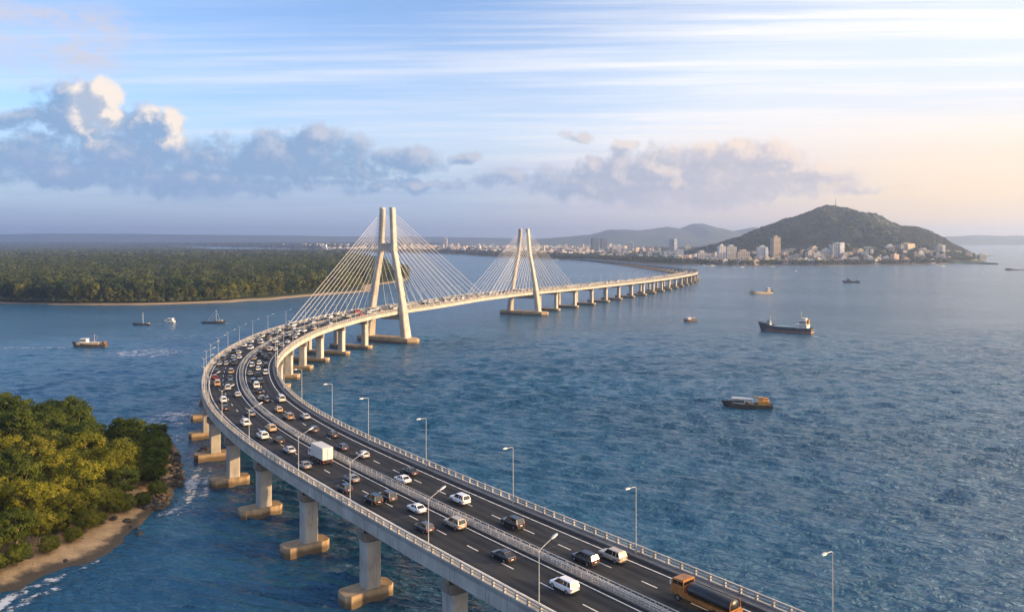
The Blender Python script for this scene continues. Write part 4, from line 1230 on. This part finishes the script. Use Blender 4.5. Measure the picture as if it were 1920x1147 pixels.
for px, py in ((1507, 450), (1515, 453), (1516, 466), (1480, 455), (1475, 462), (1520, 464), (1628, 456), (1640, 462)):   # villas up the hillside
    X = (px - CX) / FPX * 2300; cand.insert(0, (X, 2300 + rr.uniform(-50, 50)))
cand.sort(key=lambda p: p[1])
indiv, rest = cand[:265], cand[265:]
print('houses', len(indiv), len(rest))
for x, y in indiv:
    k = rr.randrange(6); cn = rr.choice(wc); o = link('house', HMESH[k]); o.color = (*WALLC[cn], 1)
    hh = float(hill_h(np.array(x), np.array(y))) if x > 560 else 0
    sc = rr.uniform(.55, 1.0); o.location = (x, y, 1.5 + hh); o.rotation_euler = (0, 0, rr.uniform(-.5, .5)); o.scale = (sc, sc, sc * rr.uniform(.8, 1.5))
    where = 'on the slope of the wooded hill' if hh > 12 else ('packed on the shore under the hill' if x > 480 else 'packed in the low town beyond the bridge end')
    shape = ('flat-roofed', 'flat-roofed', 'red-roofed', 'wide flat-roofed', 'red-roofed', 'narrow tall')[k]
    tag(o, 'small %s %s house %s' % (shape, cn, where), 'house', 'small houses of the far town')
vm = {k: MB() for k in WALLC}
for x, y in rest:
    cn = rr.choice(wc); w, d_, h = rr.uniform(9, 22), rr.uniform(9, 16), rr.uniform(6, 15) if rr.random() < .88 else rr.uniform(16, 30)
    vm[cn].box((x, y, 1.5), (w, d_, h), 0, rr.uniform(-.6, .6))
allm = MB(); mats = []
for i, (cn, m) in enumerate(vm.items()):
    allm.add(m.v, m.f, i); mats.append(simple('far_wall_' + cn, WALLC[cn], .85, 0, .15, .02))
tag(allm.build('distant_houses', mats), kind='stuff')

# mast and station on the hilltop
pk = (1567 - CX) / FPX * HY; zpk = float(hill_h(np.array(pk), np.array(HY)))
e = empty('radio_mast', (pk, HY, zpk + 1))
m = MB()
for a in range(4):
    t0 = math.pi / 4 + a * math.pi / 2; m.tube((2.2 * math.cos(t0), 2.2 * math.sin(t0), 0), (.5 * math.cos(t0), .5 * math.sin(t0), 34), .55, .4, 5)
for z in range(4, 34, 4): r_ = 2.2 - 1.8 * z / 34; m.box((0, 0, z), (r_ * 1.5, r_ * 1.5, .35))
m.build('lattice', M['mast'], e); m = MB(); m.tube((0, 0, 34), (0, 0, 44), .25, .12, 6); m.build('antenna', M['lamp_white'], e)
tag(e, 'thin red-grey radio mast standing on the hill summit', 'mast')
e = empty('hilltop_station', (pk - 14, HY - 8, zpk + 1)); m = MB(); m.box((0, 0, 0), (22, 10, 6)); m.box((-5, 0, 6.01), (8, 7, 4)); q = m.build('wall', M['wall'], e); q.color = (.6, .55, .5, 1)
m = MB(); m.box((3, 0, 6.02), (14, 10.4, .5)); q = m.build('roof', M['roofc'], e); q.color = (.4, .36, .32, 1)
tag(e, 'low pale station building beside the mast on the hill summit', 'building')

# ------------------------------------------------------------------ boats
def hull(L, B, D, sheer, draft=.8, fine=.15):
    """hull along +y (bow), closed loft"""
    secs = []
    for t in np.linspace(0, 1, 11):
        y = -L / 2 + L * t
        w = B / 2 * min(1, (.78 + .5 * t) if t < .4 else 1.0) * (1 if t < .62 else max(0.03, math.cos((t - .62) / .38 * math.pi / 2) ** .7))
        zt = D + sheer * max(0, (t - .45) / .55) ** 2 + sheer * .25 * max(0, (.3 - t) / .3) ** 2
        yy = y + (L * .05 * t if t > .8 else 0)
        secs.append([(-w * .55, y * .96, -draft), (w * .55, y * .96, -draft), (w * .94, y, 0.15), (w, yy, zt), (w * .9, yy, zt), (w * .88, yy, zt - .5), (-w * .88, yy, zt - .5), (-w * .9, yy, zt), (-w, yy, zt), (-w * .94, y, .15)])
    return secs
def boat(px, py, heading_deg, label, L, B, D, sheer, hullcol, parts, name='fishing_boat', cat='boat', group=None, stripe=None):
    X, Y = at(px, py); e = empty(name, (X, Y, 0), R(heading_deg))
    m = MB(); m.loft(hull(L, B, D, sheer)); h = m.build('hull', M['hullpaint'], e); h.color = (*hullcol, 1)
    if stripe:
        m = MB(); m.loft([[(q[9][0] * 1.012, q[9][1], .16), (q[2][0] * 1.012, q[2][1], .16), (q[2][0] * 1.02, q[2][1], D * .42), (q[9][0] * 1.02, q[9][1], D * .42)] for q in hull(L, B, D, sheer)[:-1]])
        s_ = m.build('waterline_band', M['hullpaint'], e); s_.color = (*stripe, 1)
    for pname, col, fn in parts:
        m = MB(); fn(m); o = m.build(pname, M['hullpaint'], e); o.color = (*col, 1)
    tag(e, label, cat, group); return e
W, OR, BK, BG, BR, GY = (.75, .73, .69), (.58, .27, .05), (.03, .032, .035), (.52, .42, .30), (.16, .10, .06), (.30, .31, .32)
def cabin(y, w, l, h, z, top=(.85, .8), eave=True):
    def fn(m):
        m.box((0, y, z), (w, l, h), 0, 0, (.94, .94))
        if eave: m.box((0, y, z + h + .01), (w * 1.12, l * 1.12, .14))
    return fn
def glassband(y, w, l, z, h): return lambda m: m.box((0, y, z), (w, l, h))
def mast(y, z0, z1, r=.12, boom=None):
    def fn(m):
        m.tube((0, y, z0), (0, y, z1), r, r * .6, 6)
        if boom: m.tube((0, y, z0 + 1), (0, y + boom, z1 * .8), r * .6, r * .4, 5); m.tube((0, y + boom, z1 * .8), (0, y, z1), .04, .04, 4)
    return fn
# 1 work boat with orange machinery (nearest on the right)
boat(1403, 764, 72, 'dark work boat loaded with orange machinery, nearest boat on the right', 18, 5.2, 1.6, .7, (.055, .045, .035), [
    ('wheelhouse', (.48, .46, .43), cabin(3.6, 3.6, 4.6, 1.9, 1.3)), ('window', BK, glassband(3.6, 3.66, 4.2, 2.1, .75)), ('awning', (.32, .35, .38), lambda m: (m.box((0, 2.2, 3.45), (4.2, 8.0, .12)), [m.tube((sx * 1.9, yy, 1.4), (sx * 1.9, yy, 3.5), .07, .07, 5) for sx in (-1, 1) for yy in (-1.6, 1.2, 5.8)])),
    ('crane_body', OR, lambda m: (m.box((0, -5.6, 1.2), (3.6, 4.2, 1.9)), m.box((-.4, -4.6, 3.1), (1.6, 1.8, 1.3)), m.box((.9, -6.6, 3.1), (1.4, 1.6, .9)))),
    ('crane_arm', OR, lambda m: (m.tube((.4, -5.2, 3), (.6, -2.0, 4.4), .22, .18, 6), m.tube((.6, -2.0, 4.4), (.4, .2, 2.2), .16, .12, 6))),
    ('cargo', (.34, .24, .14), lambda m: (m.box((-.9, -1.2, 1.2), (1.6, 1.6, 1.0)), m.box((.9, -.4, 1.2), (1.2, 1.3, .8)))),
    ('bow_rail', GY, lambda m: m.path([(-2, 5, 2.6), (-1.2, 7.6, 3), (0, 9, 3.2), (1.2, 7.6, 3), (2, 5, 2.6)], .05))], 'work_boat')
# 2 coaster
boat(1474, 622, 52, 'coaster with blue-black hull and white wheelhouse at its stern', 36, 8.6, 3.4, 2.6, (.045, .05, .062), [
    ('deckhouse', (.62, .58, .52), cabin(-11.5, 7.0, 7.5, 3.0, 2.9)), ('wheelhouse', (.58, .55, .51), cabin(-12.2, 5.6, 4.6, 2.2, 6.0)), ('bridge_deck', (.62, .59, .55), cabin(-12.6, 4.0, 3.0, 1.7, 8.4)), ('window', BK, glassband(-12.2, 5.66, 4.62, 7.2, .8)),
    ('mast', (.5, .4, .28), mast(-10.5, 10, 15, .18)), ('funnel', OR, lambda m: m.tube((0, -15, 6), (0, -15.3, 9.5), .9, .8, 10)),
    ('hatch_cover', (.16, .28, .30), lambda m: m.box((0, .5, 2.9), (6.0, 16, 1.0))), ('forecastle', (.20, .24, .28), lambda m: (m.box((0, 12.6, 3.8), (4.6, 4.0, 2.2), 0, 0, (.8, .8)), m.box((0, 12.0, 6.0), (2.6, 2.0, 1.6)))),
    ('foremast', (.6, .56, .5), mast(11.2, 5.5, 11, .16, -4)), ('bow_rail', W, lambda m: m.path([(-3, 12, 6.6), (0, 18, 7.2), (3, 12, 6.6)], .08))], 'coaster_ship', 'ship', stripe=(.30, .13, .06))
# 3 landing craft
boat(1427, 551, 98, 'beige landing craft with dark bow and high stern bridge, beyond the coaster', 27, 7.6, 2.2, .9, (.58, .47, .33), [
    ('bow_ramp', (.05, .055, .06), lambda m: m.box((0, 10.6, 1.2), (5.2, 3.6, 2.6), 0, 0, (.9, .6))), ('cargo', (.52, .36, .2), lambda m: m.box((0, 2.5, 1.9), (5.0, 9.5, .9))),
    ('deckhouse', BG, cabin(-8.6, 6.0, 5.0, 2.8, 1.8)), ('wheelhouse', W, cabin(-9.0, 4.6, 3.4, 2.2, 4.8)), ('window', BK, glassband(-9, 4.66, 3.42, 5.7, .7)), ('mast', GY, mast(-8.6, 7, 11, .14)),
    ('stern_gear', BK, lambda m: m.box((0, -12.4, 2.4), (5.0, 1.8, 2.2)))], 'landing_craft')
# 4 small boat by the bridge
boat(1294, 602, 105, 'small dark boat with white wheelhouse, close right of the second tower approach', 10.5, 3.6, 1.4, .8, BR, [
    ('wheelhouse', W, cabin(1.0, 2.4, 2.6, 1.9, 1.0)), ('canopy', (.55, .38, .2), lambda m: (m.box((0, -2.8, 2.7), (2.8, 3.0, .12)), [m.tube((sx * 1.2, yy, 1), (sx * 1.2, yy, 2.7), .06, .06, 5) for sx in (-1, 1) for yy in (-4.1, -1.5)])), ('mast', GY, mast(.6, 3, 6, .08))])
# 5 dark trawler far right
boat(1596, 530, 82, 'dark trawler low in the water, far right beyond the landing craft', 23, 6.0, 2.2, 1.2, (.05, .055, .06), [
    ('deckhouse', (.13, .13, .13), cabin(3.5, 4.2, 6.0, 2.8, 1.8)), ('wheelhouse', (.2, .2, .2), cabin(4.5, 3.2, 2.8, 1.8, 4.8)), ('mast', BK, mast(-7.5, 2, 12, .2, 3)), ('net_drum', BK, lambda m: m.tube((-2, -9, 2.6), (2, -9, 2.6), .9, .9, 10))], 'trawler')
# 6 tiny boat near the town
boat(1489, 509, 88, 'tiny pale open boat in line with the hill, nearest the town shore', 14, 3.2, 1.0, .9, (.5, .48, .46), [('wheelhouse', W, cabin(-3.5, 2.2, 2.6, 1.8, .8)), ('mast', GY, mast(3, 1, 5, .1))])
# left bay
boat(169, 650, 88, 'beige wooden fishing boat, nearest of the four in the left bay', 20, 5.0, 1.8, 1.5, (.11, .075, .045), [
    ('bulwark', (.60, .48, .33), lambda m: m.box((0, 0.5, 1.5), (4.4, 13.5, 1.3))), ('wheelhouse', W, cabin(3.4, 3.2, 3.8, 2.0, 2.8)), ('window', BK, glassband(3.4, 3.26, 3.6, 3.6, .7)),
    ('mast', (.55, .42, .28), mast(-2.6, 2, 7.4, .14, -2.4)), ('stern_post', BR, lambda m: m.box((0, -8.6, 1.6), (3.4, 1.6, 1.8)))])
boat(266, 609, 88, 'dark flat boat with one tall pale mast in the left bay', 13, 3.2, .9, .9, (.06, .055, .05), [('mast', (.7, .68, .64), mast(-1.0, .6, 9.5, .14, .9)), ('stern_shelter', (.32, .26, .2), cabin(-4.4, 2.2, 2.4, .9, .6))], 'sail_boat')
boat(318, 604, 80, 'small white cabin boat between the masted boat and the trawler', 8.4, 3.4, 1.3, .7, (.62, .60, .57), [('cabin', W, cabin(-.8, 2.7, 4.4, 2.0, 1.0)), ('window', BK, glassband(-.8, 2.76, 3.8, 1.9, .6))], 'cabin_boat')
boat(400, 606, -88, 'low black trawler with a rigged pale mast behind the lamp posts', 17, 4.0, 1.2, 1.0, (.045, .045, .05), [('wheelhouse', (.22, .22, .22), cabin(3.6, 2.6, 2.4, 1.5, 1.0)), ('bow_mark', W, lambda m: m.box((0, 6.6, 1.5), (1.5, 1.1, .8))),
    ('mast', (.62, .58, .54), lambda m: (m.tube((0, 2.2, 1), (0, 2.2, 10.5), .13, .08, 6), m.tube((0, 2.2, 10), (0, -4.5, 1.6), .05, .05, 4), m.tube((0, 2.2, 10), (0, 5.5, 1.6), .05, .05, 4), m.tube((0, 2.2, 7), (0, -2.4, 1.4), .04, .04, 4)))], 'trawler')
for i, (px, py, hd, L) in enumerate([(1318, 499.5, 80, 22), (1334, 499, 95, 18), (1376, 501, 85, 12), (1391, 501, 100, 12), (1448, 500.5, 85, 14), (1755, 499, 80, 22), (1766, 499.4, 95, 16), (1041, 488, 80, 22)]):
    where = ('moored where the hill foot meets the shore', 'second of the pair moored where the hill begins', 'left of two moored below the cream hotel', 'right of two moored below the cream hotel', 'moored below the tall brown tower', 'larger of two moored by the headland', 'smaller of two moored by the headland', 'alone off the wooded shore behind the second tower')[i]
    boat(px, py, hd, 'small white boat ' + where, L, L * .24, L * .08, L * .04, W, [('cabin', (.70, .68, .64), cabin(-L * .12, L * .17, L * .36, L * .1, L * .06))], 'moored_boat', 'boat', 'white boats moored along the town shore')
# wakes
def wake(pts, w0, w1):
    v, f, ed = [], [], []
    for i, (a, b) in enumerate(pts):
        X, Y = at(a, b); w = w0 + (w1 - w0) * i / (len(pts) - 1)
        for k, e_ in ((-1, 0), (-.4, .7), (.4, .7), (1, 0)): v.append((X, Y + k * w, .14)); ed.append(e_ * (1 - .5 * i / len(pts)))
    n = 4
    for i in range(len(pts) - 1):
        for k in range(n - 1): f.append((i * n + k, i * n + k + 1, (i + 1) * n + k + 1, (i + 1) * n + k))
    return v, f, ed
v, f, ed = [], [], []
for w_ in (wake([(413, 606), (422, 606), (436, 606)], 2, 4), wake([(283, 608), (300, 607.5), (330, 607), (380, 606)], 1.5, 3), wake([(136, 651), (110, 652), (60, 652), (0, 652)], 2, 4), wake([(1520, 630), (1545, 634), (1580, 640)], 1.5, 5)):
    o_ = len(v); v += w_[0]; f += [tuple(i + o_ for i in q) for q in w_[1]]; ed += w_[2]
tag(link('wake_foam', np_mesh('wake_foam', v, f, M['foam'], False, ed)), kind='stuff')
# reef at the right edge
for i, (px, py, sx, sy, sz_) in enumerate([(1893, 506, 9, 6, 7), (1906, 506.6, 16, 6, 3.2), (1921, 506.4, 14, 6, 3.0)]):
    X, Y = at(px, py); o = link('reef_rock', RM[i], None, (X, Y, .2)); o.scale = (sx, sy, sz_)
    tag(o, ('tallest dark rock of the reef off the headland', 'long low dark rock in the middle of the reef', 'low dark rock of the reef cut by the photo edge')[i], 'rock', 'reef rocks off the headland')

# ------------------------------------------------------------------ haze
m = MB(); m.box((0, 6050, -5.2), (24300, 14300, 238))
hm = bpy.data.materials.new('haze_air'); hm.use_nodes = True; nt = hm.node_tree; nt.nodes.remove(nt.nodes['Principled BSDF'])
pv = nt.nodes.new('ShaderNodeVolumePrincipled'); pv.inputs['Density'].default_value = 1.25e-4
pv.inputs['Color'].default_value = (.58, .72, 1.0, 1); pv.inputs['Anisotropy'].default_value = .6
nt.links.new(pv.outputs[0], nt.nodes['Material Output'].inputs['Volume'])
hm.cycles.homogeneous_volume = True
tag(m.build('haze', hm), kind='stuff')

# ------------------------------------------------------------------ sky and sun
SUN_AZ, SUN_EL = R(99), R(10)          # azimuth clockwise from +Y (the way the camera looks)
sd = Vector((math.sin(SUN_AZ) * math.cos(SUN_EL), math.cos(SUN_AZ) * math.cos(SUN_EL), math.sin(SUN_EL)))
sun = bpy.data.lights.new('sun', 'SUN'); sun.energy = 5.0; sun.angle = R(.6); sun.color = (1, .65, .31)
so = bpy.data.objects.new('sun', sun); COL.objects.link(so); so.rotation_euler = (-sd).to_track_quat('-Z', 'Y').to_euler()

world = bpy.data.worlds.new('World'); scene.world = world; world.use_nodes = True
nt = world.node_tree; Ex.nt = nt
bg = nt.nodes['Background']; STR = .15; bg.inputs['Strength'].default_value = STR
sky = nt.nodes.new('ShaderNodeTexSky'); sky.sky_type = 'NISHITA'; sky.sun_disc = False
sky.sun_elevation = SUN_EL; sky.sun_rotation = SUN_AZ; sky.altitude = 60; sky.air_density = 1.0; sky.dust_density = 1.0; sky.ozone_density = 2.5
dirv = gen_coord('Generated')
sep = nt.nodes.new('ShaderNodeSeparateXYZ'); nt.links.new(dirv, sep.inputs[0])
dx, dy, dz = (Ex(o) for o in sep.outputs)
DEG = 57.29578
az = Ex.m('ARCTAN2', dx, dy) * DEG
el = Ex.m('ARCSINE', dz) * DEG
def A(px): return math.degrees(math.atan((px - CX) / FPX))
def EL(px, py): return math.degrees(math.atan((YH - py) / FPX * math.cos(math.radians(A(px)))))
def rad(c, k=.76): return tuple(v * k / STR for v in c)
p0 = comb(az, el)
# bearing toward the sun whitens and warms the veil
toward = sstep(az, -32, 40, 0, 1, 'LINEAR')
# thin high cloud in long level streaks: bands of one flat layer, lying across the view
vv = dz / emax(dy, .06) * DEG
st1 = noise(comb(az * .022, vv * .60 - az * .006, 1.7), 1.0, 6, .60, .12)
st2 = noise(comb(az * .045, vv * 1.6 - az * .02, 5.2), 1.0, 5, .58, .15)
veil = sstep(st1 * .65 + st2 * .35 + toward * .34 - sstep(el, 11.5, 16, 0, .20), .34, 1.02)
veil = emin(veil + .10 + sstep(toward, .36, .80, 0, .62) * sstep(el, 16.5, 11, .62, 1), 1.0) * sstep(el, .5, 6, .35, 1)
warm = sstep(el, 12, 1.5) * sstep(toward, .35, .95)
vcol = mixc(toward, rad((.80, .83, .92)), rad((.99, .96, .95)))
vcol = mixc(sstep(st2 * .6 + st1 * .4, .60, .42, 0, .60) * sstep(el, 5, 9), vcol, rad((.66, .78, .96)))
vcol = mixc(warm, vcol, rad((1.0, .80, .60)))
base = nt.nodes.new('ShaderNodeVectorMath'); base.operation = 'MULTIPLY'
nt.links.new(sky.outputs[0], base.inputs[0]); base.inputs[1].default_value = (1.08, 1.14, 1.42)
col = mixc(veil * .92, base.outputs[0], vcol)
# horizon band
hb = sstep(el, 8.5, .8) * sstep(az, -180, 180, .85, .85)
hcol = mixc(sstep(az, -10, 14), rad((.37, .50, .76)), rad((.68, .61, .69)))
hcol = mixc(sstep(az, 8, 31), hcol, rad((1.10, .76, .46)))
col = mixc(hb * .85, col, hcol)
# heaped clouds
BL = [  # px, py, rx, ry, weight
 (150, 215, 75, 60, 1.15), (175, 185, 45, 35, 1.2), (300, 240, 60, 38, 1.05), (230, 285, 190, 45, 1.1), (30, 290, 95, 34, 1.0), (60, 225, 80, 22, .9),
 (560, 290, 135, 42, 1.15), (600, 262, 70, 28, 1.0), (470, 305, 90, 34, 1.0), (755, 298, 80, 24, 1.05), (866, 293, 38, 14, 1.0), (330, 335, 380, 30, .95), (700, 345, 260, 16, .8), (150, 318, 210, 34, 1.05), (560, 320, 200, 24, 1.0),
 (1240, 335, 170, 48, 1.25), (1390, 292, 100, 28, 1.15), (1130, 345, 150, 30, 1.0), (1420, 335, 150, 32, 1.1), (960, 335, 110, 22, .7), (1082, 254, 28, 13, .9), (1180, 275, 26, 14, .9), (1110, 298, 30, 12, .8), (1600, 350, 110, 16, .6)]
def heap(vec):
    tot = None
    wn = nt.nodes.new('ShaderNodeTexNoise'); nt.links.new(vec, wn.inputs['Vector']); wn.inputs['Scale'].default_value = .5; wn.inputs['Detail'].default_value = 4
    wv = vmath('MULTIPLY', vmath('SUBTRACT', wn.outputs['Color'], (.5, .5, .5)), (3.4, 1.7, 0)); vec0 = vec; vec = vmath('ADD', vec, wv)
    for px, py, rx, ry, w in BL:
        a, e = A(px), EL(px, py); ra = abs(A(px + rx) - A(px - rx)) / 2; re = abs(EL(px, py - ry) - EL(px, py + ry)) / 2
        d = vmath('MULTIPLY', vmath('SUBTRACT', vec, (a, e, 0)), (1 / ra, 1 / re, 0))
        k = w - Ex(vmath('DOT_PRODUCT', d, d)) * .55
        tot = k if tot is None else emax(tot, k)
    n1 = noise(vec0, .62, 9, .60, .2); n2 = noise(vec0, .2, 3, .5)
    return emax(tot, -1.0) + (n1 - .5) * 2.3 + (n2 - .5) * .7
h0 = heap(p0); h1 = heap(vmath('ADD', p0, (.75, .55, 0)))
dens = sstep(h0, .10, .85)
lit = sstep(h0 - h1, -.10, 1.05)
def bump_at(px, py, rx, ry):
    a, e = A(px), EL(px, py); d = vmath('MULTIPLY', vmath('SUBTRACT', p0, (a, e, 0)), (1 / (rx * .0382), 1 / (ry * .0382), 0))
    return sstep(Ex(vmath('DOT_PRODUCT', d, d)), 1.3, .25)
glow = emax(emax(bump_at(175, 205, 62, 75), bump_at(300, 240, 62, 45)), sstep(az, 2, 14, .22, .55))
shade = mixc(sstep(az, -8, 18), rad((.235, .375, .585)), rad((.51, .50, .565)))
shade = mixc(sstep(h0, .6, 1.6, 0, .35), shade, rad((.30, .37, .55)))
shade = mixc(lit * .5, shade, mixc(sstep(az, -8, 16), rad((.46, .55, .74)), rad((.86, .74, .70))))
litc = mixc(sstep(az, -8, 20), rad((.97, .83, .70)), rad((1.0, .80, .64)))
ccol = mixc(emin(lit * glow * 1.25 + glow * bump_at(185, 200, 50, 55) * .25, 1.0), shade, litc)
col = mixc(dens * sstep(el, .4, 2.2, .0, .93), col, ccol)
bank = noise(comb(az * .05, el * .75, 14.0), 1.0, 6, .6, .5)
bank = sstep(bank, .42, .66) * sstep(el, .6, 2.2) * sstep(el, 7.2, 4.0) * sstep(az, 30, 10, .35, 1)
col = mixc(bank * .5, col, mixc(sstep(az, -8, 18), rad((.31, .42, .66)), rad((.70, .60, .64))))
# upper left: soft warm-grey cloud sheet
ul = bump_at(60, 55, 190, 75) * sstep(noise(comb(az * .25, el * .5, 9.0), 1.0, 5, .6), .35, .65)
col = mixc(ul * .75, col, rad((.66, .60, .62)))
# sun aureole, added outside the picture to put sheen on the right-hand water
aur = sstep(Ex(vmath('DOT_PRODUCT', dirv, tuple(sd))), .50, 1.0)
col = mixc(aur, col, rad((2.2, 1.7, 1.25)))
bd = (math.sin(R(79)) * math.cos(R(18)), math.cos(R(79)) * math.cos(R(18)), math.sin(R(18)))   # unseen bright sky patch added off the sun's bearing to brighten the water
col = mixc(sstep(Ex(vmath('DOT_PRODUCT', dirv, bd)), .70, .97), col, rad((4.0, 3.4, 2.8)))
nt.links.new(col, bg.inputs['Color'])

# ------------------------------------------------------------------ camera and render
cam = bpy.data.cameras.new('camera'); co = bpy.data.objects.new('camera', cam); COL.objects.link(co)
co.location = (0, 0, HC); co.rotation_euler = (R(90), 0, 0)
cam.sensor_width = 36; cam.lens = FPX / 1920 * 36
cam.shift_y = -(1147 / 2 - YH) / 1920
cam.clip_start = 1; cam.clip_end = 40000
scene.camera = co
scene.view_settings.view_transform = 'Standard'; scene.view_settings.look = 'None'; scene.view_settings.exposure = 0.6; scene.view_settings.gamma = 1
scene.cycles.use_denoising = True
scene.cycles.max_bounces = 6; scene.cycles.diffuse_bounces = 2; scene.cycles.glossy_bounces = 3; scene.cycles.volume_bounces = 0
scene.cycles.transparent_max_bounces = 12
scene.cycles.sample_clamp_indirect = 3; scene.cycles.sample_clamp_direct = 12
